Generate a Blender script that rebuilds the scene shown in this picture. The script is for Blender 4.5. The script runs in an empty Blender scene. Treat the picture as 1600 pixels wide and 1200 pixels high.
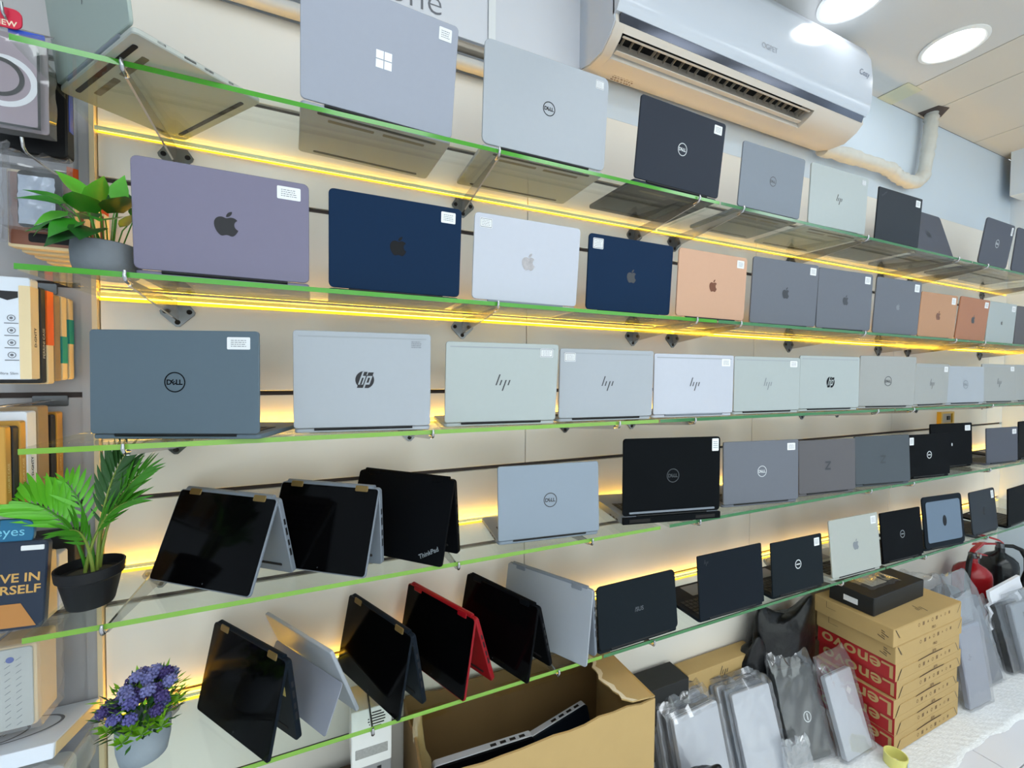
import bpy, bmesh, math, random
from mathutils import Vector, Matrix, Euler

# ------------------------------------------------------------------ camera, world, exposure
C = bpy.context.scene.collection
PI = math.pi
cam_data = bpy.data.cameras.new('camera')
cam_data.sensor_width = 36.0
cam_data.lens = 14.997
cam_data.clip_start = 0.02
cam = bpy.data.objects.new('camera', cam_data)
C.objects.link(cam)
_R = (0.91529, -0.40268, 0.00919)
_U = (0.00223, 0.02789, 0.99961)
_F = (0.40278, 0.91491, -0.02642)
cam.matrix_world = Matrix(((_R[0], _U[0], -_F[0], 0.0), (_R[1], _U[1], -_F[1], -1.3), (_R[2], _U[2], -_F[2], 1.56), (0, 0, 0, 1)))
bpy.context.scene.camera = cam

FRONT_FILL = 1.65            # sky fill through an unseen shop-front opening added behind the camera
world = bpy.data.worlds.new('world')
bpy.context.scene.world = world
world.use_nodes = True
world.node_tree.nodes['Background'].inputs[0].default_value = (0.90, 0.95, 1.0, 1)
world.node_tree.nodes['Background'].inputs[1].default_value = FRONT_FILL
vs = bpy.context.scene.view_settings
vs.view_transform = 'Standard'
vs.look = 'None'
vs.gamma = 1.0
vs.use_curve_mapping = False
vs.exposure = 0.5
LAMP = 7.5          # emission of the ceiling downlights
PANEL = 5.2          # emission of the unseen fill panels added to the aisle ceiling
LED = 34.0           # emission of the warm shelf strips

# ------------------------------------------------------------------ helpers
def lin(c):
    c = c / 255.0
    return c / 12.92 if c <= 0.04045 else ((c + 0.055) / 1.055) ** 2.4

def rgb(r, g, b):
    return (lin(r), lin(g), lin(b), 1.0)

MATS = {}
def mat(name, col, rough=0.5, metal=0.0, spec=0.5, var=0.04, scale=30.0, bump=0.0, bscale=200.0, coat=0.0, stretch=None):
    """a principled material whose colour varies a little with a noise texture"""
    if name in MATS:
        return MATS[name]
    m = bpy.data.materials.new(name)
    m.use_nodes = True
    nt = m.node_tree
    p = nt.nodes['Principled BSDF']
    p.inputs['Roughness'].default_value = rough
    p.inputs['Metallic'].default_value = metal
    p.inputs['Specular IOR Level'].default_value = spec
    p.inputs['Coat Weight'].default_value = coat
    c = rgb(*col)
    tc = nt.nodes.new('ShaderNodeTexCoord')
    src = tc.outputs['Object']
    if stretch:
        mp = nt.nodes.new('ShaderNodeMapping')
        mp.inputs['Scale'].default_value = stretch
        nt.links.new(src, mp.inputs['Vector'])
        src = mp.outputs['Vector']
    nz = nt.nodes.new('ShaderNodeTexNoise')
    nz.inputs['Scale'].default_value = scale
    nz.inputs['Detail'].default_value = 3.0
    nt.links.new(src, nz.inputs['Vector'])
    mx = nt.nodes.new('ShaderNodeMix')
    mx.data_type = 'RGBA'
    mx.inputs['A'].default_value = tuple(v * (1 - var) for v in c[:3]) + (1,)
    mx.inputs['B'].default_value = tuple(min(1, v * (1 + var)) for v in c[:3]) + (1,)
    nt.links.new(nz.outputs['Fac'], mx.inputs['Factor'])
    nt.links.new(mx.outputs['Result'], p.inputs['Base Color'])
    if bump:
        n2 = nt.nodes.new('ShaderNodeTexNoise')
        n2.inputs['Scale'].default_value = bscale
        nt.links.new(src, n2.inputs['Vector'])
        b = nt.nodes.new('ShaderNodeBump')
        b.inputs['Strength'].default_value = bump
        b.inputs['Distance'].default_value = 0.002
        nt.links.new(n2.outputs['Fac'], b.inputs['Height'])
        nt.links.new(b.outputs['Normal'], p.inputs['Normal'])
    MATS[name] = m
    return m

def emit(name, col, strength):
    m = bpy.data.materials.new(name)
    m.use_nodes = True
    nt = m.node_tree
    nt.nodes.clear()
    e = nt.nodes.new('ShaderNodeEmission')
    e.inputs[0].default_value = (*col, 1)
    e.inputs[1].default_value = strength
    o = nt.nodes.new('ShaderNodeOutputMaterial')
    nt.links.new(e.outputs[0], o.inputs[0])
    MATS[name] = m
    return m

def clear(name, tint, refl0, refl1, rough, haze=0.0, hcol=(0.9, 0.9, 0.9)):
    """clear sheet: transparent, with a gloss that grows towards grazing, and a little milky haze"""
    m = bpy.data.materials.new(name)
    m.use_nodes = True
    nt = m.node_tree
    nt.nodes.clear()
    N = nt.nodes.new
    L = nt.links.new
    tr = N('ShaderNodeBsdfTransparent')
    tr.inputs[0].default_value = (*tint, 1)
    body = tr.outputs[0]
    if haze:
        df = N('ShaderNodeBsdfDiffuse')
        df.inputs[0].default_value = (*hcol, 1)
        m0 = N('ShaderNodeMixShader')
        m0.inputs[0].default_value = haze
        L(tr.outputs[0], m0.inputs[1])
        L(df.outputs[0], m0.inputs[2])
        body = m0.outputs[0]
    gl = N('ShaderNodeBsdfGlossy')
    gl.inputs['Roughness'].default_value = rough
    lw = N('ShaderNodeLayerWeight')
    lw.inputs['Blend'].default_value = 0.5
    pw = N('ShaderNodeMath')
    pw.operation = 'POWER'
    pw.inputs[1].default_value = 5.0 if rough < 0.05 else 3.0
    L(lw.outputs['Facing'], pw.inputs[0])
    ma = N('ShaderNodeMath')
    ma.operation = 'MULTIPLY_ADD'
    ma.inputs[1].default_value = refl1
    ma.inputs[2].default_value = refl0
    L(pw.outputs[0], ma.inputs[0])
    mx = N('ShaderNodeMixShader')
    L(ma.outputs[0], mx.inputs[0])
    L(body, mx.inputs[1])
    L(gl.outputs[0], mx.inputs[2])
    o = N('ShaderNodeOutputMaterial')
    L(mx.outputs[0], o.inputs[0])
    MATS[name] = m
    return m

class MB:
    """collects faces, then becomes ONE mesh object"""
    def __init__(s):
        s.v, s.f, s.m = [], [], []
    def add(s, vs_, fs, mi=0, T=None):
        b = len(s.v)
        s.v += [tuple(T @ Vector(p)) if T else tuple(p) for p in vs_]
        s.f += [tuple(i + b for i in f) for f in fs]
        s.m += [mi] * len(fs)
        return s
    def box(s, x0, x1, y0, y1, z0, z1, mi=0, T=None):
        return s.add([(x0, y0, z0), (x1, y0, z0), (x1, y1, z0), (x0, y1, z0), (x0, y0, z1), (x1, y0, z1), (x1, y1, z1), (x0, y1, z1)],
                     [(0, 3, 2, 1), (4, 5, 6, 7), (0, 1, 5, 4), (1, 2, 6, 5), (2, 3, 7, 6), (3, 0, 4, 7)], mi, T)
    def loops(s, rings, mi=0, T=None, cap=True, closed=True):
        n = len(rings[0])
        vs_ = [p for r in rings for p in r]
        fs = []
        for k in range(len(rings) - 1):
            for i in range(n if closed else n - 1):
                j = (i + 1) % n
                fs.append((k * n + i, k * n + j, (k + 1) * n + j, (k + 1) * n + i))
        if cap:
            fs.append(tuple(range(n - 1, -1, -1)))
            fs.append(tuple((len(rings) - 1) * n + i for i in range(n)))
        return s.add(vs_, fs, mi, T)
    def slab(s, x0, x1, z0, z1, y0, y1, r=0.008, b=0.0008, mi=0, T=None, n=4, flat=False):
        """rounded rectangle in the xz plane, thick from y0 to y1 (flat=True: in the xy plane, thick in z)"""
        def ring(inset, y):
            rr = max(r - inset, 1e-4)
            out = []
            for cx, cz, a0 in ((x1 - r, z0 + r, -PI / 2), (x1 - r, z1 - r, 0), (x0 + r, z1 - r, PI / 2), (x0 + r, z0 + r, PI)):
                for k in range(n + 1):
                    a = a0 + PI / 2 * k / n
                    x, z = cx + rr * math.cos(a), cz + rr * math.sin(a)
                    out.append((x, z, y) if flat else (x, y, z))
            return out
        rs = [ring(b, y0), ring(0, y0 + b), ring(0, y1 - b), ring(b, y1)]
        if not flat:
            pass
        else:
            pass
        k = len(s.f)
        s.loops(rs, mi, T)
        if not flat:       # xz rings run clockwise about +y: flip
            s.f[k:] = [tuple(reversed(f)) for f in s.f[k:]]
            s.f[k:] = [tuple(reversed(f)) for f in s.f[k:]]
        return s
    def tube(s, pts, rad, n=8, mi=0, T=None, cap=True):
        pts = [Vector(p) for p in pts]
        rings = []
        up = Vector((0.31, 0.2, 0.93)).normalized()
        for i, p in enumerate(pts):
            d = (pts[min(i + 1, len(pts) - 1)] - pts[max(i - 1, 0)]).normalized()
            u = d.cross(up)
            if u.length < 1e-3:
                u = d.cross(Vector((1, 0, 0)))
            u.normalize()
            w = u.cross(d)
            up = w
            r = rad[i] if isinstance(rad, (list, tuple)) else rad
            rings.append([tuple(p + u * r * math.cos(2 * PI * k / n) + w * r * math.sin(2 * PI * k / n)) for k in range(n)])
        return s.loops(rings, mi, T, cap)
    def lathe(s, prof, n=20, mi=0, T=None, cap=True, sq=None):
        rings = []
        for r, z in prof:
            rings.append([(r * math.cos(2 * PI * k / n) * (sq[0] if sq else 1), r * math.sin(2 * PI * k / n) * (sq[1] if sq else 1), z) for k in range(n)])
        return s.loops(rings, mi, T, cap)
    def prism(s, poly, y0, y1, mi=0, T=None):
        """polygon of (x, z) extruded along y"""
        return s.loops([[(x, y0, z) for x, z in poly], [(x, y1, z) for x, z in poly]], mi, T)
    def flat(s, shapes, fn, mi=0):
        for vv, ff in shapes:
            s.add([fn(u, v) for u, v in vv], ff, mi)
        return s
    def build(s, name, mats, parent=None, loc=(0, 0, 0), rot=(0, 0, 0), smooth=None, fix=True):
        me = bpy.data.meshes.new(name)
        me.from_pydata(s.v, [], s.f)
        for m in (mats if isinstance(mats, (list, tuple)) else [mats]):
            me.materials.append(m)
        if len(s.m):
            me.polygons.foreach_set('material_index', s.m)
        if fix:
            bm = bmesh.new()
            bm.from_mesh(me)
            bmesh.ops.recalc_face_normals(bm, faces=bm.faces)
            bm.to_mesh(me)
            bm.free()
        if smooth:
            me.polygons.foreach_set('use_smooth', [True] * len(me.polygons))
            me.set_sharp_from_angle(angle=math.radians(smooth))
        me.update()
        return place(name, me, parent, loc, rot)

def place(name, me, parent=None, loc=(0, 0, 0), rot=(0, 0, 0), scale=None):
    o = bpy.data.objects.new(name, me)
    C.objects.link(o)
    o.location = loc
    o.rotation_euler = rot
    if scale:
        o.scale = scale
    if parent:
        o.parent = parent
    return o

def tag(o, label, cat, group=None):
    o['label'] = label
    o['category'] = cat
    if group:
        o['group'] = group
    return o

def thing(name, label, cat, loc=(0, 0, 0), rotz=0.0, group=None):
    o = bpy.data.objects.new(name, None)
    o.empty_display_size = 0.05
    C.objects.link(o)
    o.location = loc
    o.rotation_euler = (0, 0, rotz)
    return tag(o, label, cat, group)

def struct(o):
    o['kind'] = 'structure'
    return o

# ---- flat shapes: lists of (2-D vertices, faces)
def triangulated(loops_):
    bm = bmesh.new()
    vs_ = [bm.verts.new((x, y, 0)) for x, y in loops_]
    f = bm.faces.new(vs_)
    bmesh.ops.triangulate(bm, faces=[f])
    bm.verts.ensure_lookup_table()
    bm.verts.index_update()
    out = ([(v.co.x, v.co.y) for v in bm.verts], [tuple(v.index for v in t.verts) for t in bm.faces])
    bm.free()
    return out

_tc = {}
def text(body, shear=0.0, weight=0.0):
    """letters as flat faces, centred, one unit high"""
    k = (body, shear, weight)
    if k in _tc:
        return _tc[k]
    cu = bpy.data.curves.new('letters', 'FONT')
    cu.body = body
    cu.size = 1.0
    cu.resolution_u = 3
    cu.fill_mode = 'FRONT'
    cu.shear = shear
    cu.offset = weight
    ob = bpy.data.objects.new('letters', cu)
    me = bpy.data.meshes.new_from_object(ob)
    vv = [(v.co.x, v.co.y) for v in me.vertices]
    ff = [tuple(p.vertices) for p in me.polygons]
    bpy.data.objects.remove(ob)
    bpy.data.curves.remove(cu)
    bpy.data.meshes.remove(me)
    x0, x1 = min(v[0] for v in vv), max(v[0] for v in vv)
    y0, y1 = min(v[1] for v in vv), max(v[1] for v in vv)
    h = (y1 - y0) or 1
    vv = [((x - (x0 + x1) / 2) / h, (y - (y0 + y1) / 2) / h) for x, y in vv]
    _tc[k] = [(vv, ff)]
    return _tc[k]

def xf(shapes, s=1.0, dx=0.0, dy=0.0, rot=0.0, sx=1.0):
    c, sn = math.cos(rot), math.sin(rot)
    return [([(dx + s * (c * x * sx - sn * y), dy + s * (sn * x * sx + c * y)) for x, y in vv], ff) for vv, ff in shapes]

def annulus(r0, r1, n=36, a0=0.0, a1=2 * PI):
    vv, ff = [], []
    for k in range(n + 1):
        a = a0 + (a1 - a0) * k / n
        vv += [(r0 * math.cos(a), r0 * math.sin(a)), (r1 * math.cos(a), r1 * math.sin(a))]
        if k:
            ff.append((2 * k - 2, 2 * k - 1, 2 * k + 1, 2 * k))
    return [(vv, ff)]

def disc(r, n=32):
    return [([(r * math.cos(2 * PI * k / n), r * math.sin(2 * PI * k / n)) for k in range(n)], [tuple(range(n))])]

def rect2(x0, x1, y0, y1, sk=0.0):
    return [([(x0 + sk * y0, y0), (x1 + sk * y0, y0), (x1 + sk * y1, y1), (x0 + sk * y1, y1)], [(0, 1, 2, 3)])]

def bez(p0, p1, p2, p3, n=6):
    return [((1 - t) ** 3 * p0[0] + 3 * (1 - t) ** 2 * t * p1[0] + 3 * (1 - t) * t * t * p2[0] + t ** 3 * p3[0],
             (1 - t) ** 3 * p0[1] + 3 * (1 - t) ** 2 * t * p1[1] + 3 * (1 - t) * t * t * p2[1] + t ** 3 * p3[1]) for t in [k / n for k in range(1, n + 1)]]

def fruit():
    segs = [(-2.45, 5.66, -5.35, 10.87, -8.71, 15.66), (-4.58, 6.53, -8.33, 11.05, -11.22, 13.56), (-4.48, 4.12, -9.28, 6.23, -14.42, 6.35),
            (-3.69, 0, -8.14, -1.05, -13.32, -3.18), (-5.2, -2.12, -9.97, -3.17, -14.34, -3.17), (-4.58, 0, -9.49, 1.05, -14.75, 3.17),
            (-5.26, 2.13, -9.5, 3.24, -12.74, 3.35), (-4.93, .21, -9.84, -1.96, -14.75, -6.52), (-3.13, -2.73, -7.05, -7.41, -11.74, -14.04),
            (-5.03, -7.08, -9.17, -15.29, -12.41, -24.65), (-3.47, -10.11, -5.21, -19.9, -5.21, -29.38), (0, -10.86, 2.35, -20.22, 7.05, -28.07),
            (3.69, -6.3, 8.61, -11.28, 14.76, -14.93), (6.15, -3.65, 12.79, -5.51, 19.95, -5.63), (3.92, 0, 9.05, 1.21, 15.43, 3.59),
            (6.36, 2.39, 10.45, 3.6, 12.24, 3.6), (1.34, 0, 5.88, -1.42, 13.57, -4.24), (7.28, -2.62, 13.42, -3.7, 18.45, -3.28),
            (13.63, 1.1, 23.87, 6.47, 30.68, 16.15), (-12.19, 7.39, -18.22, 17.73, -18.1, 31), (.11, 10.34, 3.86, 18.94, 11.23, 25.77), (3.34, 3.17, 7.07, 5.62, 11.22, 7.36)]
    p = (150.37, 130.25)
    body = [p]
    for a, b, c, d, e, f in segs:
        body += bez(p, (p[0] + a, p[1] + b), (p[0] + c, p[1] + d), (p[0] + e, p[1] + f), 4)
        p = body[-1]
    leaf = [(119.11, 7.24)]
    p = leaf[0]
    for a, b, c, d, e, f in [(0, 8.1, -2.96, 15.67, -8.86, 22.67), (-7.12, 8.32, -15.73, 13.13, -25.07, 12.38), (-.12, -.97, -.19, -2, -.19, -3.07),
                             (0, -7.78, 3.39, -16.1, 9.4, -22.91), (3, -3.45, 6.82, -6.31, 11.45, -8.6), (4.62, -2.25, 8.99, -3.5, 13.1, -3.71)]:
        leaf += bez(p, (p[0] + a, p[1] + b), (p[0] + c, p[1] + d), (p[0] + e, p[1] + f), 4)
        p = leaf[-1]
    nm = lambda q: [((x - 88) / 166.0, -(y - 86) / 166.0) for x, y in q]
    return [triangulated(nm(body)), triangulated(nm(leaf))]

def ringed_word():
    s = annulus(0.44, 0.5)
    s += xf(text('D', 0, 0.035), 0.26, -0.265, 0) + xf(text('E', 0, 0.035), 0.25, -0.065, 0.0, rot=0.55)
    s += xf(text('L', 0, 0.035), 0.26, 0.135, 0) + xf(text('L', 0, 0.035), 0.26, 0.29, 0)
    return s

def four_strokes():
    k = 0.34
    return rect2(-0.46, -0.375, -0.16, 0.5, k) + rect2(-0.22, -0.135, -0.16, 0.16, k) + rect2(0.06, 0.145, -0.5, 0.16, k) + rect2(0.30, 0.385, -0.16, 0.16, k)

def cut_disc():
    # disc with the two slanted letters left open: strips of the disc around the letters
    r, k, out = 0.5, 0.34, []
    def half(x0, x1):            # part of the disc between two slanted lines x = x0 + k*y .. x1 + k*y
        n = 24
        vv, ff = [], []
        for i in range(n + 1):
            y = -r + 2 * r * i / n
            w = math.sqrt(max(0, r * r - y * y))
            a, b = max(-w, min(w, x0 + k * y)), max(-w, min(w, x1 + k * y))
            vv += [(a, y), (b, y)]
            if i:
                ff.append((2 * i - 2, 2 * i - 1, 2 * i + 1, 2 * i))
        return [(vv, ff)]
    def bar(x0, x1, y0, y1):
        return rect2(x0, x1, y0, y1, k)
    out += half(-1, -0.27) + half(0.34, 1)
    out += bar(-0.18, -0.09, -0.26, 0.12) + bar(-0.18, 0.0, 0.22, 0.45) + bar(-0.01, 0.05, -0.45, 0.26) + bar(0.14, 0.25, -0.16, 0.12) + bar(0.05, 0.34, 0.22, 0.42) + bar(0.14, 0.34, -0.46, -0.27) + bar(-0.27, 0.0, -0.45, -0.27)
    return out

LOGOS = {}
def logo_shapes(kind):
    if kind not in LOGOS:
        if kind == 'ring':
            s = ringed_word()
        elif kind == 'strokes':
            s = four_strokes()
        elif kind == 'disc':
            s = cut_disc()
        elif kind == 'fruit':
            s = fruit()
        elif kind == 'panes':
            s = rect2(-0.5, -0.03, 0.03, 0.5) + rect2(0.03, 0.5, 0.03, 0.5) + rect2(-0.5, -0.03, -0.5, -0.03) + rect2(0.03, 0.5, -0.5, -0.03)
        elif kind == 'zed':
            s = rect2(-0.42, 0.46, 0.30, 0.5) + rect2(-0.46, 0.42, -0.5, -0.30) + [([(-0.46, -0.34), (-0.2, -0.34), (0.46, 0.34), (0.2, 0.34)], [(0, 1, 2, 3)])]
        elif kind == 'asus':
            s = xf(text('/SUS', 0, 0.02), 1.0)
        elif kind == 'think':
            s = xf(text('ThinkPad', 0, 0.02), 1.0, rot=0.0)
        elif kind == 'oval':
            s = [([(0.6 * x, y) for x, y in disc(0.5)[0][0]], disc(0.5)[0][1])]
        elif kind == 'ovalring':
            s = annulus(0.40, 0.5) + rect2(-0.3, 0.3, -0.07, 0.07)
        LOGOS[kind] = s
    return LOGOS[kind]

# ------------------------------------------------------------------ materials
WALLW = mat('white_wall_paint', (206, 217, 228), 0.55, spec=0.5, var=0.02, scale=3)
SLAT = mat('slat_panel_laminate', (234, 228, 218), 0.3, spec=0.5, var=0.025, scale=4)
SLATG = mat('grey_slat_laminate', (172, 170, 172), 0.3, var=0.04, scale=4)
GROOVE = mat('dark_groove_board', (74, 62, 58), 0.7, var=0.1)  # the backing board's own dark brown
TRIMY = mat('cream_edge_trim', (226, 206, 168), 0.45, var=0.03)
CEILW = mat('ceiling_paint', (206, 205, 202), 0.55, var=0.015, scale=2)
CEILT = mat('ceiling_board', (206, 200, 188), 0.6, var=0.02, scale=2)
TILE = mat('white_floor_tile', (226, 226, 232), 0.15, var=0.02, scale=2)
GROUT = mat('floor_grout', (150, 150, 154), 0.8)
CHROME = mat('chrome', (190, 190, 192), 0.12, 0.9, var=0.02)
STEEL = mat('dull_bracket_steel', (120, 122, 124), 0.28, 0.85, var=0.06)
BLACKP = mat('black_plastic', (16, 17, 19), 0.42, spec=0.3, var=0.1)
DARKR = mat('dark_rubber', (34, 32, 32), 0.7, spec=0.2, var=0.1)
SCREEN = mat('black_screen_glass', (4, 4, 5), 0.10, spec=0.10, var=0.0)
WHITE = mat('white_paper', (226, 228, 230), 0.6, var=0.01)
INK = mat('dark_ink', (110, 112, 120), 0.6, var=0.0)
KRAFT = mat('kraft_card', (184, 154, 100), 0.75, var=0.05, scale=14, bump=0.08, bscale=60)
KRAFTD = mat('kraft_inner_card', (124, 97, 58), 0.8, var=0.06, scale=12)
RED = mat('red_print_card', (168, 28, 30), 0.55, var=0.04)
CREAM = mat('cream_card', (226, 204, 162), 0.6, var=0.03)
GLASS = clear('clear_glass', (0.945, 0.975, 0.95), 0.035, 0.75, 0.015)
GEDGE = mat('green_glass_edge', (72, 150, 46), 0.12, spec=0.5, var=0.16, scale=9)  # one glass: the three edge tints paint in its light and shade
GEDGE_SHADED = mat('shaded_glass_edge', (58, 116, 70), 0.12, spec=0.5, var=0.16, scale=9)
GEDGE_LIT = mat('lit_glass_edge', (120, 166, 62), 0.12, spec=0.5, var=0.16, scale=9)
REARE = mat('pale_rear_glass_edge', (222, 232, 190), 0.3, var=0.05)
FILM = clear('clear_plastic_film', (0.97, 0.972, 0.98), 0.11, 0.75, 0.10, 0.06, (0.88, 0.90, 0.94))
BLISTER = clear('clear_blister_plastic', (0.93, 0.93, 0.95), 0.07, 0.7, 0.04, 0.05)
LEDM = emit('warm_led', (1.0, 0.52, 0.035), LED)
LEDT = emit('warm_led_top_shelf', (1.0, 0.52, 0.035), LED * 0.38)
LEDF = emit('imitated_strip_glow', (1.0, 0.66, 0.03), 1.25)  # strip housing front made to glow, imitating the yellow band of light
LAMPM = emit('downlight_glow', (0.95, 0.98, 1.0), LAMP)
PANELM = emit('fill_panel_glow', (0.90, 0.96, 1.0), PANEL)

# ------------------------------------------------------------------ the room
X0, X1, Y0, ZC = -1.7, 4.20, -3.2, 3.0
SZ = [2.1103, 1.7321, 1.4173, 1.0895, 0.7420]      # mid height of the five glass shelves
XL = -0.478                                        # left end of the shelves
fl = struct(MB().box(X0, X1, Y0, 0, -0.06, -0.008).build('floor', GROUT))
tm = MB().slab(-0.298, 0.298, -0.298, 0.298, -0.008, 0.0, 0.002, 0.001, flat=True, n=1)
me = None
for i in range(10):
    for j in range(6):
        x, y = X0 + 0.3 + 0.6 * i - 0.02, -0.3 - 0.6 * j
        if x > X1 or y < Y0:
            continue
        if me is None:
            o = tm.build('floor_tile', TILE, fl, (x, y, 0))
            me = o.data
        else:
            place('floor_tile', me, fl, (x, y, 0))

# ceiling: painted strip on the left, boards running to the wall on the right
ce = struct(MB().box(X0, 2.69, Y0, 0.1, ZC, ZC + 0.06).build('ceiling', CEILW))
struct(MB().box(2.69, X1, Y0, 0.1, ZC + 0.02, ZC + 0.06).build('ceiling_void', GROOVE, ce))
for a, b in ((2.694, 3.012), (3.018, 3.655), (3.661, 4.195)):
    for k in range(3):
        MB().slab(a, b, -1.06 * (k + 1) + 0.003, -1.06 * k - 0.003, ZC - 0.002, ZC + 0.018, 0.002, 0.001, flat=True, n=1).build('ceiling_board', CEILT, ce)

# back wall: dark backing behind slat panels, plain wall above
TOPZ = 2.487
wb = struct(MB().box(X0, X1 + 0.1, 0.012, 0.1, 0, ZC).build('wall_back', GROOVE))
struct(MB().box(-0.49, X1, 0.0, 0.012, TOPZ, ZC).build('wall_back_upper', WALLW, wb))
struct(MB().box(X0, -0.49, 0.0, 0.012, TOPZ, ZC).build('wall_back_upper', WALLW, wb))
struct(MB().box(0.823, 0.826, -0.004, 0.0, 2.66, ZC).build('wall_seam', GROOVE, wb))
cache = {}
def panel(x0, x1, z0, z1, m):
    k = (round(x1 - x0, 3), round(z1 - z0, 3), m.name)
    if k not in cache:
        cache[k] = MB().slab(0, x1 - x0, 0, z1 - z0, 0.0, 0.0115, 0.0012, 0.001, n=1).build('slat_panel', m, wb, (x0, 0, z0)).data
    else:
        place('slat_panel', cache[k], wb, (x0, 0, z0))
cols = [-0.478, 0.624, 1.74, 2.856, 3.972, X1]
for k in range(10):
    z0, z1 = 0.25 * k + (0.006 if k else 0.0), min(0.25 * (k + 1) - 0.006, TOPZ)
    for a, b in zip(cols[:-1], cols[1:]):
        panel(a + 0.001, b - 0.001, z0, z1, SLAT)
    panel(-1.6, -0.51, z0, z1, SLATG)
struct(MB().box(-0.509, -0.489, -0.006, 0.012, 0, TOPZ).build('trim_1', SLATG))
struct(MB().box(-0.488, -0.479, -0.012, 0.012, 0, TOPZ).build('trim_2', TRIMY))
struct(MB().box(X1, X1 + 0.1, Y0, 0.1, 0, ZC).build('wall_right', WALLW))
struct(MB().box(4.02, X1, Y0, -0.05, 2.72, ZC).build('trim_3', WALLW))
struct(MB().box(X0 - 0.1, X0, Y0, 0.1, 0, ZC).build('wall_left', WALLW))
FW = mat('far_wall_paint', (170, 168, 166), 0.6, var=0.03, scale=2)
wf = MB().box(X0, X1, Y0 - 0.1, Y0, 2.75, ZC).box(X0, X1, Y0 - 0.1, Y0, 0, 0.12).box(X0, X0 + 0.25, Y0 - 0.1, Y0, 0.12, 2.75).box(X1 - 0.25, X1, Y0 - 0.1, Y0, 0.12, 2.75).build('wall_front', FW, fix=False)  # its wide opening is made up, letting sky fill reach the shelves
struct(wf)
wn = struct(MB().box(X0 + 0.25, X1 - 0.25, Y0 - 0.055, Y0 - 0.045, 0.12, 2.75).build('fill_window_1', GLASS))  # unseen pane added in that opening
for x in (X0 + 0.27, 0.4, 2.1, X1 - 0.27):
    struct(MB().box(x - 0.02, x + 0.02, Y0 - 0.08, Y0 - 0.02, 0.12, 2.75).build('fill_window_frame', STEEL, wn))

# ceiling lamps, and fill panels added behind the camera
def downlight(x, y, label, group=None):
    t = thing('downlight', label, 'ceiling light', (x, y, ZC), 0, group)
    MB().lathe([(0.094, -0.0005), (0.112, -0.0005), (0.112, -0.006), (0.10, -0.009), (0.094, -0.006), (0.094, -0.0005)], 32, cap=False).build('trim_ring', mat('white_lamp_ring', (235, 235, 232), 0.4), t, smooth=40)
    MB().lathe([(0.093, -0.0006), (0.093, -0.004)], 32).build('diffuser', LAMPM, t)
downlight(2.50, -0.337, 'round white downlight set in the ceiling above the foil-wrapped pipe')
downlight(1.85, -0.29, 'round white downlight above the air conditioner, cut by the top of the photo')
for x, lw in ((1.2, 'rightmost'), (0.55, 'middle'), (-0.1, 'leftmost')):
    downlight(x, -0.9, '%s of the three round downlights in the aisle ceiling over the camera' % lw, 'aisle downlights')
def fill_panel(x, y, lw, rw):
    t = thing('fill_light', 'added square fill light behind the camera, %s of the %s row' % (lw, rw), 'ceiling light', (x, y, ZC), 0, 'added fill lights')
    MB().box(-0.31, 0.31, -0.31, 0.31, -0.012, -0.0006).build('frame', mat('white_lamp_ring', (235, 235, 232), 0.4), t)
    MB().box(-0.28, 0.28, -0.28, 0.28, -0.014, -0.0122).build('diffuser', PANELM, t)
for x, lw in zip((-0.9, 0.3, 1.5, 2.7, 3.7), ('leftmost', 'second', 'middle', 'fourth', 'rightmost')):
    for y, rw in ((-1.7, 'nearer'), (-2.6, 'farther')):
        fill_panel(x, y, lw, rw)

# ------------------------------------------------------------------ glass shelves, strips, brackets
row_word = ['top', 'second', 'third', 'fourth', 'lowest']
joints = [1.165, 1.165, 0.93, 0.945, 0.735]
joint2 = [2.85, 2.85, 2.22, 2.21, 2.19]
for i, z in enumerate(SZ):
    xs = [XL, joints[i], joint2[i], 4.17]
    for k in range(3):
        a, b = xs[k] + (0.0 if k == 0 else 0.003), xs[k + 1] - 0.003
        if i == 3 and k == 1:
            a += 0.03
        yf = -0.30
        g = MB()
        n = 0.0008
        g.box(a, b, yf, -0.013, z - 0.005, z + 0.005)
        g.m = [0, 0, 1, 0, 2, 0]
        o = g.build('glass_shelf', [GLASS, (GEDGE if i < 2 else GEDGE_LIT) if k == 0 else GEDGE_SHADED, REARE])  # edge tint by level and piece, light and shade put into colour
        tag(o, '%s clear glass shelf with a green edge on the %s level' % (('left', 'middle', 'right')[k], row_word[i]), 'shelf')
    s = MB().box(XL + 0.004, 4.15, -0.0122, -0.0008, z - (0.011 if i == 0 else 0.014), z - 0.0062)
    s.box(XL + 0.006, 4.148, -0.0115, -0.0016, z - 0.0061, z - 0.0050, 1)
    s.m[:6] = [0, 0, 2, 0, 0, 0]
    s = s.build('light_strip', [WHITE, LEDT if i == 0 else LEDM, LEDF])
    tag(s, 'warm yellow light strip along the wall behind the %s glass shelf' % row_word[i], 'light strip')

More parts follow.
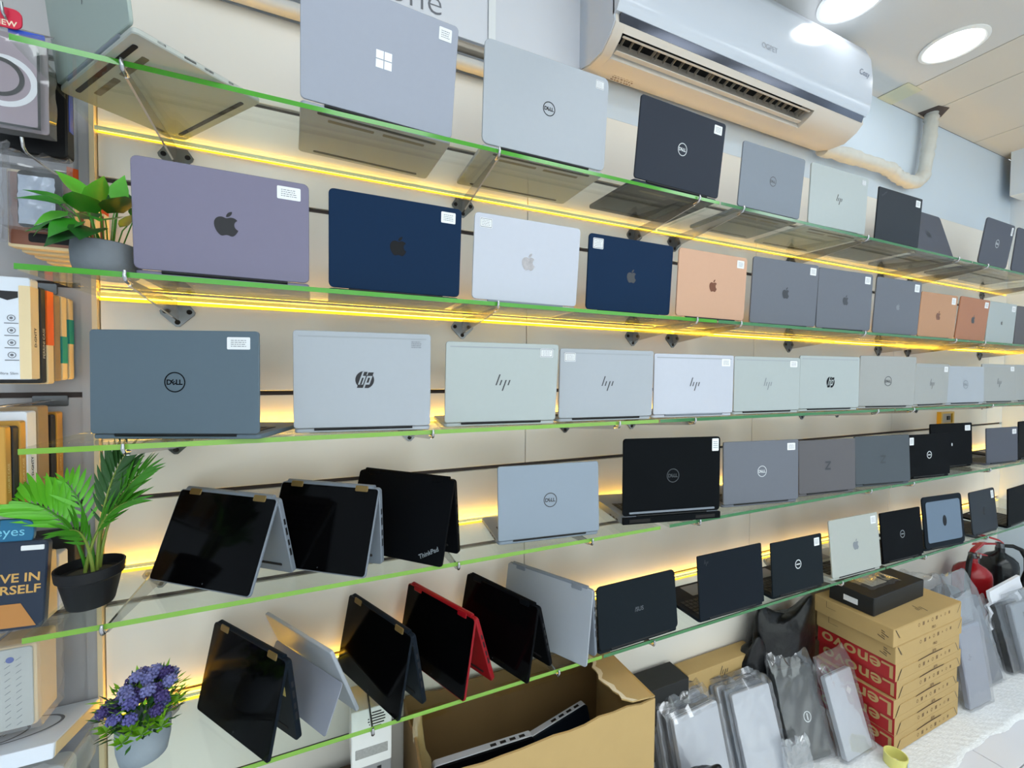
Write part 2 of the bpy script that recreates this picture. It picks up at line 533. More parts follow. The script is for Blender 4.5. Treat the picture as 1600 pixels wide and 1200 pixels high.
BR = [(-0.33, 0.398, 1.069, 1.266, 1.972, 2.702, 2.991, 3.842), (-0.33, 0.398, 1.069, 1.266, 1.972, 2.702, 2.991, 3.842),
      (-0.336, 0.235, 0.777, 1.07, 2.08, 2.356, 3.1, 3.9), (-0.37, 0.30, 0.69, 1.10, 2.05, 2.375, 3.1, 3.9), (-0.37, 0.10, 0.586, 0.92, 1.872, 2.496, 3.1, 3.9)]
bproto = None
def bracket(x, z, label, group):
    global bproto
    t = thing('shelf_bracket', label, 'bracket', (x, 0, z - 0.0055), 0, group)
    if bproto is None:
        kite = [(-0.020, 0.0), (0.020, 0.0), (0.036, -0.024), (0.034, -0.031), (0.004, -0.061), (-0.004, -0.061), (-0.034, -0.031), (-0.036, -0.024)]
        p = MB().prism(kite, -0.0045, -0.0004).build('wall_plate', STEEL, t)
        a = MB()
        prof = [(-0.0046, -0.001), (-0.0046, -0.044), (-0.012, -0.044), (-0.268, -0.014), (-0.287, -0.010), (-0.289, 0.010), (-0.294, 0.010), (-0.294, -0.001)]
        prof = [(-0.0046, -0.0006), (-0.0046, -0.046), (-0.286, -0.013), (-0.286, -0.0006)]
        a.loops([[(-0.0022, y, q) for y, q in prof], [(0.0022, y, q) for y, q in prof]])
        arm = a.build('arm', CHROME, t)
        lip = MB().tube([(0, -0.284, -0.007), (0, -0.303, -0.005), (0, -0.308, 0.004), (0, -0.3065, 0.012)], [0.005, 0.0042, 0.0034, 0.0026], 8).build('end_clip', CHROME, t, smooth=50)
        sm = MB().lathe([(0.0062, 0), (0.0058, 0.0012), (0.002, 0.0016)], 10)
        sc = []
        for sx, sz in ((-0.024, -0.024), (0.024, -0.024), (0, -0.050)):
            if not sc:
                sc.append(sm.build('screw', DARKR, t, (sx, -0.0045, sz), (PI / 2, 0, 0)))
            else:
                sc.append(place('screw', sc[0].data, t, (sx, -0.0045, sz), (PI / 2, 0, 0)))
        bproto = t
    else:
        for ch in list(bproto.children):
            c = ch.copy()
            C.objects.link(c)
            c.parent = t
ordn = ['first', 'second', 'third', 'fourth', 'fifth', 'sixth', 'seventh', 'eighth']
for i, z in enumerate(SZ):
    for k, x in enumerate(BR[i]):
        bracket(x, z, 'chrome bracket with kite-shaped plate, %s from the left under the %s glass shelf' % (ordn[k], row_word[i]), 'brackets under the %s shelf' % row_word[i])

# ------------------------------------------------------------------ laptops
LC = {}
def lc(name, col, rough=0.42, metal=0.25, **k):
    k.setdefault('spec', 0.2)
    col = tuple(255 * (1.055 * (lin(v) * 0.82) ** (1 / 2.4) - 0.055) if v > 12 else v * 0.82 for v in col)
    LC[name] = mat('laptop_' + name, col, rough, metal * 0.6, var=0.02, scale=60, **k)
lc('pale_blue_grey', (166, 171, 185)); lc('silver', (178, 184, 192)); lc('slate', (46, 52, 64), 0.5, 0.0, spec=0.15); lc('steel', (134, 142, 153)); lc('soft_silver', (184, 192, 192))
lc('charcoal', (42, 48, 56), 0.5, 0.0); lc('graphite', (86, 89, 100), 0.5, 0.0); lc('lilac_grey', (128, 124, 147)); lc('navy', (12, 42, 74), 0.45, 0.0, spec=0.1); lc('white_silver', (202, 206, 218))
lc('rose_gold', (216, 172, 144)); lc('space_grey', (116, 120, 130)); lc('copper', (184, 126, 96)); lc('tan_gold', (198, 150, 116)); lc('blue_grey', (98, 114, 126), 0.5, 0.0)
lc('brushed', (148, 160, 174), 0.4, 0.3, stretch=(1, 40, 40)); lc('black', (10, 14, 18), 0.55, 0.0, spec=0.06); lc('pitch', (7, 9, 13), 0.55, 0.0, spec=0.06); lc('warm_grey', (102, 100, 104), 0.5, 0.0)
lc('dark_teal', (23, 31, 37), 0.5, 0.0, spec=0.08); lc('pearl', (188, 192, 186)); lc('sage', (172, 186, 180)); lc('warm_silver', (172, 174, 172)); lc('denim', (112, 130, 150), 0.55, 0.0)
lc('teal_grey', (82, 89, 96), 0.5, 0.0); lc('bag_silver', (216, 220, 228)); lc('bag_dark', (66, 70, 70), 0.5, 0.0, spec=0.1); lc('red', (150, 14, 26), 0.35, 0.0); lc('blue_black', (20, 28, 37), 0.5, 0.0, spec=0.08); lc('painted_lit_hinge', (136, 112, 68), 0.3, 0.6)  # gold tone of the hinge caps is warm strip light put into colour
LM = {'black': mat('logo_black', (16, 17, 22), 0.25, spec=0.15, var=0.0), 'chrome': mat('logo_mirror', (150, 146, 150), 0.12, 1.0, var=0.35, scale=60), 'bright': mat('logo_bright', (236, 238, 242), 0.3, var=0.0), 'light': mat('logo_pale', (200, 205, 208), 0.4, var=0.0),
      'grey': mat('logo_grey', (120, 126, 132), 0.4, var=0.0), 'dark': mat('logo_dark', (48, 50, 56), 0.3, var=0.0), 'copper': mat('logo_copper', (120, 74, 52), 0.25, 0.4, var=0.0),
      'dim2': mat('logo_dim_grey', (78, 84, 90), 0.4, var=0.0), 'dim': mat('logo_dim', (44, 50, 56), 0.4, var=0.0), 'mirror_dark': mat('logo_dark_mirror', (26, 25, 32), 0.12, spec=0.3, var=0.0)}
KEY = mat('black_keycap', (22, 23, 25), 0.5, spec=0.3, var=0.1)
KEYS = MB()
random.seed(3)
for r in range(5):
    for c in range(14):
        KEYS.box(-0.5 + (c + 0.08) / 14, -0.5 + (c + 0.92) / 14, (r + 0.08) / 5, (r + 0.92) / 5, 0, 1)
KEYMESH = None

def sticker(par, w, h, style, y=-0.0003, loc=None, seed=0, sz=(0.036, 0.023)):
    """small printed price label near a top corner of a lid"""
    rnd = random.Random(seed)
    sw, sh = sz
    side = style[0]
    cx = loc[0] if loc else ((w / 2 - 0.016 - sw / 2) if side == 'R' else (-w / 2 + 0.014 + sw / 2))
    cz = loc[1] if loc else (h - 0.012 - sh / 2)
    m = MB()
    fn = lambda yy: (lambda u, v: (cx + u, yy, cz + v))
    if 'n' not in style:
        m.slab(cx - sw / 2, cx + sw / 2, cz - sh / 2, cz + sh / 2, y - 0.0004, y + 0.0002, 0.002, 0.0001, n=2)
    f2 = fn(y - 0.0006)
    if 'f' in style:
        for a in (rect2(-sw * .45, sw * .45, sh * .38, sh * .44), rect2(-sw * .45, sw * .45, -sh * .44, -sh * .38), rect2(-sw * .45, -sw * .42, -sh * .44, sh * .44), rect2(sw * .42, sw * .45, -sh * .44, sh * .44)):
            m.flat(a, f2, 1)
    for k in range(4):
        vv = sh * (0.24 - 0.16 * k)
        u = -sw * 0.33
        while u < sw * 0.28:
            l = sw * rnd.uniform(0.05, 0.16)
            m.flat(rect2(u, min(u + l, sw * 0.33), vv - sh * 0.026, vv + sh * 0.026), f2, 1)
            u += l + sw * 0.03
    m.build('price_label', [WHITE, INK], par, fix=False)

def logo(par, kind, m, size, w, h, at=None, rot=0.0, y=-0.0005, flip=False):
    cx, cz = at if at else (0, h * 0.5)
    s = xf(logo_shapes(kind), size, 0, 0, rot)
    fn = (lambda u, v: (cx - u, y, cz - v)) if flip else (lambda u, v: (cx + u, y, cz + v))
    MB().flat(s, fn).build('logo', m, par, fix=False)

def keyboard(par, w, d, z, name='keyboard'):
    global KEYMESH
    if KEYMESH is None:
        o = KEYS.build(name, KEY, par, (0, d * 0.12, z), fix=False)
        KEYMESH = o.data
    else:
        o = place(name, KEYMESH, par, (0, d * 0.12, z))
    o.scale = (w * 0.86, d * 0.42, 0.0012)
    o['kind'] = 'stuff'
    return o

def laptop(row, x, y, yaw, tilt, w, h, col, lg, lm, ls, st, label, group, r=0.009, strip=None, base=None, thick=0.013, d=None, vents=False, dz=0.0, border=None, lgat=None, lgrot=0.0, ports=False, stz=(0.036, 0.023), stloc=None, seed=0):
    z = SZ[row] + 0.0052
    t = thing('laptop', label, 'laptop', (x, y, z + dz), yaw, group)
    m, bmx = LC[col], LC[base or col]
    d = d or min(0.66 * w, 0.225)
    b = MB().slab(-w / 2, w / 2, 0.001, d, 0.0015, thick - 0.001, 0.010, 0.0018, flat=True).build('base', bmx, t, smooth=40)
    for fy in (0.018, d - 0.020):
        MB().slab(-w * 0.40, w * 0.40, fy - 0.004, fy + 0.004, 0.0, 0.0016, 0.0039, 0.0004, flat=True, n=2).build('rubber_foot', DARKR, b)
    if row < 2:
        v = MB()
        for k in range(2):
            v.slab(-w * 0.33 + k * w * 0.36, -w * 0.03 + k * w * 0.36, 0.035, 0.046, 0.0011, 0.0015, 0.002, 0.0001, flat=True, n=1)
        v.build('vent', mat('dim_vent', (96, 88, 72), 0.6), b)
    keyboard(b, w, d, thick - 0.001)
    MB().slab(-w * 0.17, w * 0.17, d * 0.62, d * 0.93, thick - 0.001, thick - 0.0004, 0.003, 0.0001, flat=True, n=2).build('touchpad', mat('touchpad_grey', (110, 112, 116), 0.4), b)
    if ports:
        for k in range(3):
            MB().box(-w / 2 - 0.0004, -w / 2 + 0.004, 0.03 + 0.022 * k, 0.043 + 0.022 * k, 0.0045, 0.0095).build('port', BLACKP, b)
    MB().tube([(-w * 0.36, 0.002, thick - 0.002), (w * 0.36, 0.002, thick - 0.002)], 0.0042, 8).build('hinge', BLACKP if col not in ('white_silver', 'sage') else LC['steel'], t, smooth=50)
    lid = MB().slab(-w / 2, w / 2, 0.0, h, 0.0, 0.0058, r, 0.0011).build('lid', m, t, (0, -0.002, thick), (-tilt, 0, 0), smooth=40)
    MB().slab(-w / 2 + 0.003, w / 2 - 0.003, 0.004, h - 0.003, 0.0056, 0.0063, r * 0.7, 0.0002).build('screen', SCREEN, lid)
    if strip:
        MB().slab(-w / 2 + 0.010, w / 2 - 0.010, h - 0.0135, h - 0.0105, -0.0003, 0.0004, 0.001, 0.0001, n=1).build('antenna_line', strip, lid)
    if border:
        MB().slab(-w * 0.43, w * 0.43, h * 0.10, h * 0.90, -0.0022, 0.0006, 0.012, 0.0012).build('lid_plate', border, lid)
    if lg:
        logo(lid, lg, LM[lm], ls, w, h, lgat, lgrot, y=-0.003 if border else -0.0005)
    if st:
        sticker(lid, w, h, st, seed=int(abs(x) * 1000) + row, sz=stz, loc=stloc)
    return t, lid

G1, G2, G3, G4, G5 = ['laptops on the %s shelf' % q for q in row_word]
LINE = mat('lid_antenna_line', (150, 156, 162), 0.4)
on = lambda k: 'on the %s glass shelf' % row_word[k]
# top shelf
T = laptop(0, -0.388, -0.261, -0.915, -0.10, 0.325, 0.215, 'sage', 'strokes', 'dark', 0.038, None, 'pale green-grey laptop turned cornerwise at the left end of the top glass shelf', G1, base='pearl', vents=True, ports=False)
tb = [c for c in T[0].children if c.name.startswith('base')][0]
for k, (ya, yb) in enumerate(((0.035, 0.048), (0.075, 0.095), (0.108, 0.124), (0.15, 0.16))):
    MB().slab(ya, yb, 0.0045, 0.0095, -0.0004, 0.004, 0.001, 0.0003, n=1).build('port', BLACKP, tb, (0.1621, 0, 0), (0, 0, PI / 2))
laptop(0, .120, -.282, .065, -.208, .330, .236, 'pale_blue_grey', 'panes', 'bright', .034, 'R', 'pale blue-grey laptop with a four-pane mirror badge, largest on the top shelf', G1, stz=(.030, .026))
laptop(0, .540, -.287, -.001, -.072, .364, .245, 'silver', 'ring', 'black', .036, 'Rf', 'silver laptop with round black ringed badge on the top shelf left of the air conditioner', G1, r=.016, stz=(.026, .022))
laptop(0, .994, -.291, .024, -.116, .345, .225, 'slate', 'ring', 'light', .037, 'R', 'dark slate laptop with a pale ringed badge under the air conditioner', G1, stz=(.034, .026))
laptop(0, 1.429, -.278, -.005, -.088, .317, .208, 'steel', 'ring', 'dark', .033, None, 'steel grey laptop with a small dark ringed badge on the top shelf', G1)
laptop(0, 1.823, -.276, -.023, -.038, .346, .221, 'soft_silver', 'strokes', 'black', .038, 'Rf', 'pale silver laptop with four slanted strokes, on the top shelf beneath the foil pipe', G1, stz=(.024, .02))
laptop(0, 2.244, -.275, -.013, -.055, .325, .209, 'charcoal', 'think', 'dim', .008, 'R', 'plain charcoal laptop with white label on the top shelf, right of the pale silver one', G1, lgat=(-.125, .185), lgrot=.6, stz=(.034, .028), r=.004)
laptop(0, 2.67, -.235, .0, .26, .36, .245, 'graphite', 'disc', 'dim', .04, None, 'graphite laptop leaning back behind the charcoal one on the top shelf', G1, d=.19, r=.016)
laptop(0, 3.123, -.276, .007, -.135, .316, .216, 'graphite', 'ring', 'light', .04, 'R', 'dark grey round-cornered laptop with pale ringed badge near the right of the top shelf', G1, r=.016, stz=(.02, .04))
laptop(0, 3.499, -.275, .003, -.089, .315, .223, 'graphite', None, None, 0, None, 'dark grey laptop cut by the right edge of the photo on the top shelf', G1, r=.016)
# second shelf
S2 = [(-.179, -.267, .015, -.053, .299, .208, 'lilac_grey', 'mirror_dark', .050, 'R', 'lilac-grey laptop with a dark mirrored fruit badge, leftmost on the second shelf', (.044, .026)),
      (.162, -.245, .001, -.093, .305, .215, 'navy', 'black', .046, 'R', 'navy laptop with white label at its top right, between lilac-grey and white-silver ones', (.036, .026)),
      (.504, -.247, -.007, -.096, .312, .216, 'white_silver', 'chrome', .046, 'Lf', 'white-silver laptop with mirrored fruit badge between the two navy laptops', (.034, .024)),
      (.865, -.231, -.005, -.062, .319, .219, 'navy', 'dark', .042, 'Lf', 'navy laptop with framed label at its top left, beside the rose-gold laptop', (.036, .030)),
      (1.196, -.245, -.002, -.049, .313, .216, 'rose_gold', 'copper', .042, 'R', 'rose-gold laptop with copper fruit badge beside the second navy laptop', (.034, .026)),
      (1.585, -.233, -.037, -.046, .353, .236, 'space_grey', 'dark', .044, 'R', 'large space-grey laptop directly right of the rose-gold one', (.034, .028)),
      (1.941, -.244, -.047, -.032, .335, .234, 'space_grey', 'dark', .042, 'R', 'space-grey laptop, middle of the three grey ones on the second shelf', (.036, .03)),
      (2.353, -.230, -.051, -.054, .326, .241, 'space_grey', 'grey', .03, 'R', 'space-grey laptop with a faint badge left of the tan-gold one', (.036, .034)),
      (2.709, -.229, -.031, -.060, .314, .208, 'tan_gold', 'copper', .044, 'R', 'tan-gold laptop right of the three space-grey laptops', (.036, .032)),
      (3.049, -.229, .003, -.091, .314, .212, 'copper', 'dark', .044, 'R', 'copper-gold laptop, darker of the two golden ones far right on the second shelf', (.04, .03)),
      (3.407, -.222, -.019, -.053, .314, .217, 'soft_silver', 'dark', .024, 'R', 'pale silver laptop right of the copper-gold one on the second shelf', (.04, .03)),
      (3.752, -.225, -.039, -.045, .315, .216, 'warm_grey', 'dark', .04, None, 'warm grey laptop cut by the right edge of the photo on the second shelf', None)]
for x, y, ya, ti, w, h, c, lm_, ls, st, lb, sz in S2:
    laptop(1, x, y, ya, ti, w, h, c, 'fruit', lm_, ls, st, lb, G2, r=.011, stz=sz or (.03, .02))
# third shelf
S3 = [(-.266, -.273, -.365, .006, .318, .202, 'blue_grey', 'ring', 'black', .040, 'R', 'blue-grey laptop with a black ringed badge, leftmost on the third shelf', (.044, .024), None),
      (.084, -.284, -.125, -.024, .292, .213, 'silver', 'disc', 'mirror_dark', .040, 'Rn', 'silver laptop with a round mirrored two-letter badge on the third shelf', (.034, .026), 1),
      (.420, -.284, -.095, -.089, .298, .201, 'soft_silver', 'strokes', 'dark', .042, 'Rf', 'silver laptop with four slanted strokes and framed label at top right, on the third shelf', (.036, .022), 1),
      (.749, -.282, -.075, -.027, .310, .194, 'silver', 'strokes', 'dark', .042, 'Lf', 'silver laptop with slanted strokes and framed label at its top left, third shelf', (.034, .024), 1),
      (1.085, -.286, -.075, -.006, .317, .189, 'white_silver', 'strokes', 'dark', .042, 'R', 'white-silver laptop with slanted strokes, fifth from the left on the third shelf', (.036, .024), 1),
      (1.431, -.287, -.057, .004, .318, .189, 'soft_silver', 'strokes', 'grey', .042, 'R', 'pale silver laptop with faint grey strokes, left of the one with a black disc badge', (.036, .022), 1),
      (1.789, -.286, -.081, 0, .328, .200, 'soft_silver', 'disc', 'black', .044, None, 'pale silver laptop with a round black two-letter badge on the third shelf', None, 1),
      (2.181, -.286, -.132, -.022, .329, .209, 'warm_silver', 'ring', 'dark', .042, None, 'warm silver laptop with a thin ringed badge, right of the black disc badge', None, None),
      (2.547, -.284, .026, -.025, .314, .184, 'warm_silver', 'strokes', 'dark', .046, 'R', 'warm silver laptop with strokes, between two ring-badged ones on the third shelf', (.034, .024), 1),
      (2.873, -.284, -.061, .023, .324, .177, 'silver', 'ring', 'grey', .042, None, 'whitish laptop with a faint ringed badge, third from the right end of the third shelf', None, None),
      (3.245, -.282, -.06, .03, .323, .194, 'warm_silver', 'strokes', 'dark', .046, 'R', 'warm silver laptop with strokes, second from the right end of the third shelf', (.034, .024), 1),
      (3.60, -.280, .0, .03, .318, .195, 'warm_silver', None, None, 0, None, 'plain warm silver laptop cut by the photo edge on the third shelf', None, 1)]
for x, y, ya, ti, w, h, c, lg, lm_, ls, st, lb, sz, ln in S3:
    laptop(2, x, y, ya, ti, w, h, c, lg, lm_, ls, st, lb, G3, r=.007, stz=sz or (.03, .02), strip=LINE if ln else None, thick=.012)
# fourth shelf, standing ones
S4 = [(.575, -.269, -.114, .062, .302, .199, 'brushed', 'ring', 'dark', .040, None, 'brushed blue-silver laptop with ringed badge, standing alone on the fourth shelf', None),
      (1.429, -.276, -.15, .025, .329, .218, 'space_grey', 'ring', 'light', .040, 'R', 'grey laptop with pale ringed badge right of the thick black laptop, fourth shelf', (.036, .026)),
      (1.80, -.283, -.114, .038, .299, .203, 'warm_grey', 'zed', 'dark', .034, None, 'warm grey laptop with a dark letter Z on the fourth shelf', None),
      (2.17, -.290, -.15, .056, .315, .200, 'teal_grey', 'zed', 'dim', .034, None, 'bluish dark grey laptop with a faint letter Z on the fourth shelf', None),
      (2.535, -.292, -.10, .03, .300, .189, 'pitch', 'ovalring', 'light', .034, 'L', 'black laptop with round pale badge and a label on its left edge, fourth shelf', (.028, .034)),
      (2.925, -.225, -.10, .037, .335, .215, 'pitch', 'oval', 'light', .016, 'R', 'plain black laptop standing half behind the round-badged black one, fourth shelf', (.044, .028)),
      (3.32, -.279, -.066, .03, .304, .184, 'graphite', None, None, 0, 'R', 'plain dark grey laptop near the right end of the fourth shelf', (.04, .026)),
      (3.692, -.266, .032, .009, .315, .206, 'pitch', None, None, 0, None, 'black laptop cut by the photo edge on the fourth shelf', None)]
for x, y, ya, ti, w, h, c, lg, lm_, ls, st, lb, sz in S4:
    laptop(3, x, y, ya, ti, w, h, c, lg, lm_, ls, st, lb, G4, r=.006, stz=sz or (.03, .02), ports=(c == 'brushed'))
T, lid = laptop(3, 1.003, -.284, -.19, .012, .342, .238, 'black', 'ring', 'dim', .044, 'R', 'thick black laptop with grey sides and a cream label, fourth shelf', G4, r=.010, base='steel', thick=.028, d=.235, ports=True, stz=(.024, .040), stloc=(.152, .212))
MB().slab(-.150, .150, .006, .012, -.003, .003, .002, .0005, n=2).build('hinge_bar', LC['steel'], lid)
rb = MB().box(-.171, .171, -.006, .002, .003, .024).build('rear_panel', LC['black'], T)
for k in (-1, 1):
    MB().box(k * .115 - .035, k * .115 + .035, -.0068, -.0058, .008, .018).build('exhaust', DARKR, rb)
# lowest shelf, standing ones
S5 = [(.873, -.298, .013, .111, .301, .178, 'dark_teal', 'asus', 'dim2', .013, None, 'dark laptop with a small slanted word badge, beside the silver tent on the lowest shelf', None, .014),
      (1.27, -.298, -.007, .085, .305, .203, 'blue_black', 'strokes', 'dim', .02, None, 'blue-black laptop without label, second standing one on the lowest shelf', None, .004, (-.115, .178)),
      (1.619, -.296, -.025, .074, .282, .190, 'dark_teal', 'ovalring', 'light', .034, 'R', 'dark laptop with pale round badge and white label, left of the pearl one', (.03, .03), .005),
      (1.989, -.297, -.03, .099, .318, .224, 'pearl', 'fruit', 'grey', .044, 'R', 'pearl-white laptop with a grey fruit badge on the lowest shelf', (.034, .032), .008),
      (2.34, -.295, -.047, .099, .293, .207, 'pitch', 'ovalring', 'grey', .034, None, 'black laptop with round grey badge right of the pearl one on the lowest shelf', None, .005),
      (2.697, -.298, -.081, .098, .305, .235, 'blue_black', 'oval', 'black', .05, None, 'rugged laptop with a denim-grey plate in a black border', None, .016),
      (3.138, -.287, .009, .108, .283, .212, 'charcoal', 'oval', 'black', .04, 'R', 'charcoal laptop with dark oval badge right of the rugged one', (.03, .04), .012),
      (3.50, -.292, .05, .03, .30, .20, 'pitch', None, None, 0, None, 'black laptop cut by the photo edge on the lowest shelf', None, .008)]
for x, y, ya, ti, w, h, c, lg, lm_, ls, st, lb, sz, r_, *at_ in S5:
    laptop(4, x, y, ya, ti, w, h, c, lg, lm_, ls, st, lb, G5, r=r_, stz=sz or (.03, .02), lgat=at_[0] if at_ else None, border=LC['denim'] if lb.startswith('rugged') else None)

# ---- convertibles standing as tents
def tent(row, x, y, yaw, tilt, w, h, label, group, shell, face='screen', hinge='black', rear=None, stick=False, badge=None, rtilt=None):
    z = SZ[row] + 0.0052
    t = thing('convertible_laptop', label, 'laptop', (x, y, z), yaw, group)
    m = LC[shell]
    ty, tz = h * math.sin(tilt), h * math.cos(tilt)
    p = MB().slab(-w / 2, w / 2, 0.0, h, 0.0, 0.0062, 0.008, 0.001).build('screen_half' if face == 'screen' else 'lid', m, t, (0, 0, 0.0016), (-tilt, 0, 0), smooth=40)
    if face == 'screen':
        MB().slab(-w / 2 + 0.0022, w / 2 - 0.0022, 0.0022, h - 0.002, -0.0005, 0.0008, 0.007, 0.0003).build('screen', SCREEN, p)
        q = MB()
        q.lathe([(0.0016, 0), (0.0016, 0.0004)], 10)
        q.build('camera_lens', mat('lens_grey', (60, 62, 66), 0.2), p, (w * 0.04, -0.0006, 0.010), (PI / 2, 0, 0))
    rt = rtilt or tilt
    by = ty + tz * math.tan(rt) + 0.012
    full, h = h, tz / math.cos(rt)
    b = MB().slab(-w / 2, w / 2, 0.0, h, -0.0125, 0.0, 0.008, 0.0018).build('keyboard_half', LC[rear or shell], t, (0, by, 0.0016), (rt, 0, 0), smooth=40)
    kb = keyboard(b, w, h, 0.0)
    kb.rotation_euler = (-PI / 2, 0, 0)
    kb.location = (0, 0.0, h * 0.92)
    for k in range(4):
        MB().box(w / 2 - 0.001, w / 2 + 0.0004, -0.0088, -0.0042, h - 0.064 - 0.026 * k, h - 0.050 - 0.026 * k + 0.004 * (k % 2)).build('port', BLACKP, b)
    h = full
    for k in (-1, 1):
        MB().slab(k * w * 0.33 - 0.017, k * w * 0.33 + 0.017, h - 0.010, h + 0.004, -0.0020, 0.0075, 0.003, 0.001, n=3).build('hinge', LC[hinge], p, smooth=40)
    MB().tube([(-w * 0.44, ty + 0.006, tz + 0.0015), (w * 0.44, ty + 0.006, tz + 0.0015)], 0.0065, 10).build('hinge_spine', LC[rear or shell], t, smooth=60)
    for k in (-1, 1):
        MB().slab(k * w * 0.3 - 0.03, k * w * 0.3 + 0.03, 0.018, 0.024, -0.0136, -0.012, 0.002, 0.0003, n=2).build('rubber_foot', DARKR, b)
    if stick:
        MB().slab(w * 0.36, w * 0.43, h * 0.52, h * 0.64, -0.0130, -0.0122, 0.002, 0.0001, n=2).build('sticker', mat('yellow_sticker', (228, 206, 120), 0.5), b)
    if badge:
        logo(p, 'think', LM['grey'], 0.011, w, h, (w * 0.36, h * 0.13), 0.48)
        logo(b, 'think', LM['grey'], 0.009, w, h, (w * 0.30, h * 0.28), 0.48, y=-0.0131)
    return t
tent(3, -.249, -.214, -.685, .387, .280, .197, 'silver convertible with black screen standing as a tent, leftmost on the fourth shelf', G4, 'steel', hinge='painted_lit_hinge', rtilt=0.229)
tent(3, -.026, -.224, -.645, .318, .271, .196, 'silver convertible tent, middle of the three tents on the fourth shelf', G4, 'steel', hinge='painted_lit_hinge', rtilt=0.06)
tent(3, .150, -.215, -.79, .304, .294, .204, 'matte black laptop with corner word badge standing as a tent, fourth shelf', G4, 'pitch', face='lid', hinge='pitch', badge=True, rtilt=0.112)
tent(4, -.195, -.200, -.93, .214, .291, .196, 'black convertible with yellow sticker standing as a tent, leftmost on the lowest shelf', G5, 'blue_black', hinge='painted_lit_hinge', stick=True, rtilt=0.126)
tent(4, .092, -.185, -1.121, .198, .288, .190, 'blue-black convertible standing as a tent between the silver tablet and the red one', G5, 'blue_black', hinge='painted_lit_hinge', rtilt=0.182)
tent(4, .252, -.189, -1.13, .19, .282, .195, 'red convertible with black screen standing as a tent on the lowest shelf', G5, 'red', hinge='red', rtilt=0.32)
tent(4, .425, -.193, -1.158, .22, .285, .191, 'black convertible standing as a tent right of the red one on the lowest shelf', G5, 'pitch', hinge='black', rtilt=0.29)
tent(4, .585, -.200, -1.052, .173, .298, .204, 'silver laptop standing as a tent on the lowest shelf, its plain back to the front', G5, 'silver', face='lid', hinge='steel', rear='steel', rtilt=0.114)
# tablet on its kickstand, back to the viewer
tz_ = SZ[4] + 0.0052
tb = thing('tablet', 'silver tablet leaning on its kickstand among the tents on the lowest shelf', 'tablet', (-.007, -.126, tz_), -0.995, G5)
p = MB().slab(-.1425, .1425, 0, .195, 0, .0085, .007, .0015).build('tablet_body', LC['silver'], tb, (0, 0, .0012), (.37, 0, 0), smooth=40)
MB().slab(-.139, .139, .003, .192, .0083, .0090, .006, .0002).build('screen', SCREEN, p)
ky, kz = -.195 * .52 * math.sin(.37), .195 * .52 * math.cos(.37)
kl = math.hypot(kz, .045)
MB().slab(-.1425, .1425, -kl, 0, -.0022, 0, .006, .0005).build('kickstand', LC['pale_blue_grey'], tb, (0, ky - .0012, kz + .0012), (-math.atan2(.045, kz), 0, 0), smooth=40)

# ------------------------------------------------------------------ air conditioner
ACW = mat('white_ac_plastic', (196, 202, 212), 0.16, spec=0.5, var=0.01, scale=2)
ACL = mat('cream_ac_plastic', (210, 202, 192), 0.4, var=0.02, scale=3)
ac = thing('air_conditioner', 'white split air conditioner high on the wall above the top shelf', 'air conditioner', (0.81, 0, 2.60))
AX = 1.28
def prof_piece(m, poly, x0, x1, mi=0):
    return m.loops([[(x0, y, z) for y, z in poly], [(x1, y, z) for y, z in poly]], mi)
lower_full = [(-0.002, 0.035), (-0.03, -0.002), (-0.08, -0.020), (-0.145, -0.024), (-0.192, 0.0), (-0.216, 0.026), (-0.214, 0.045), (-0.19, 0.32), (-0.002, 0.34)]
lower_slot = [(-0.002, 0.035), (-0.03, -0.002), (-0.08, -0.020), (-0.140, -0.0245), (-0.118, 0.055), (-0.200, 0.070), (-0.203, 0.011), (-0.216, 0.026), (-0.214, 0.045), (-0.19, 0.32), (-0.002, 0.34)]
m = MB()
prof_piece(m, lower_full, 0.0, 0.035)
prof_piece(m, lower_slot, 0.035, 0.975)
prof_piece(m, lower_full, 0.975, AX)
m.build('casing', ACL, ac, smooth=35)
fp = [(-0.224, 0.052), (-0.236, 0.07), (-0.243, 0.11), (-0.244, 0.20), (-0.236, 0.28), (-0.215, 0.335), (-0.190, 0.352), (-0.10, 0.36), (-0.10, 0.35), (-0.185, 0.342), (-0.205, 0.325), (-0.205, 0.052)]
prof_piece(MB(), fp, -0.004, AX + 0.004).build('front_panel', ACW, ac, smooth=35)
for k, x in enumerate((-0.004, AX - 0.004)):
    prof_piece(MB(), [(0, 0.04), (-0.03, 0.002), (-0.08, -0.016), (-0.145, -0.02), (-0.190, 0.004), (-0.214, 0.03), (-0.212, 0.05), (-0.206, 0.325), (-0.185, 0.346), (0, 0.352)], x, x + 0.008).build('side_cap', ACW, ac)
prof_piece(MB(), [(-0.2165, 0.0275), (-0.2240, 0.0505), (-0.210, 0.0505), (-0.210, 0.0275)], 0.012, AX - 0.012).build('accent_strip', mat('dark_mirror_strip', (70, 74, 84), 0.1, 0.8, var=0.1, scale=5), ac)
prof_piece(MB(), [(-0.1185, 0.054), (-0.199, 0.0685), (-0.198, 0.064), (-0.120, 0.050)], 0.036, 0.974).build('outlet_back', BLACKP, ac)
for y, z, q in ((-0.191, 0.010, 0.0035), (-0.151, -0.010, 0.0085)):
    MB().slab(0.045, 0.965, y - q, y + q, z, z + 0.003, 0.002, 0.0006, flat=True, n=1).build('vane', ACL, ac)
fin = None
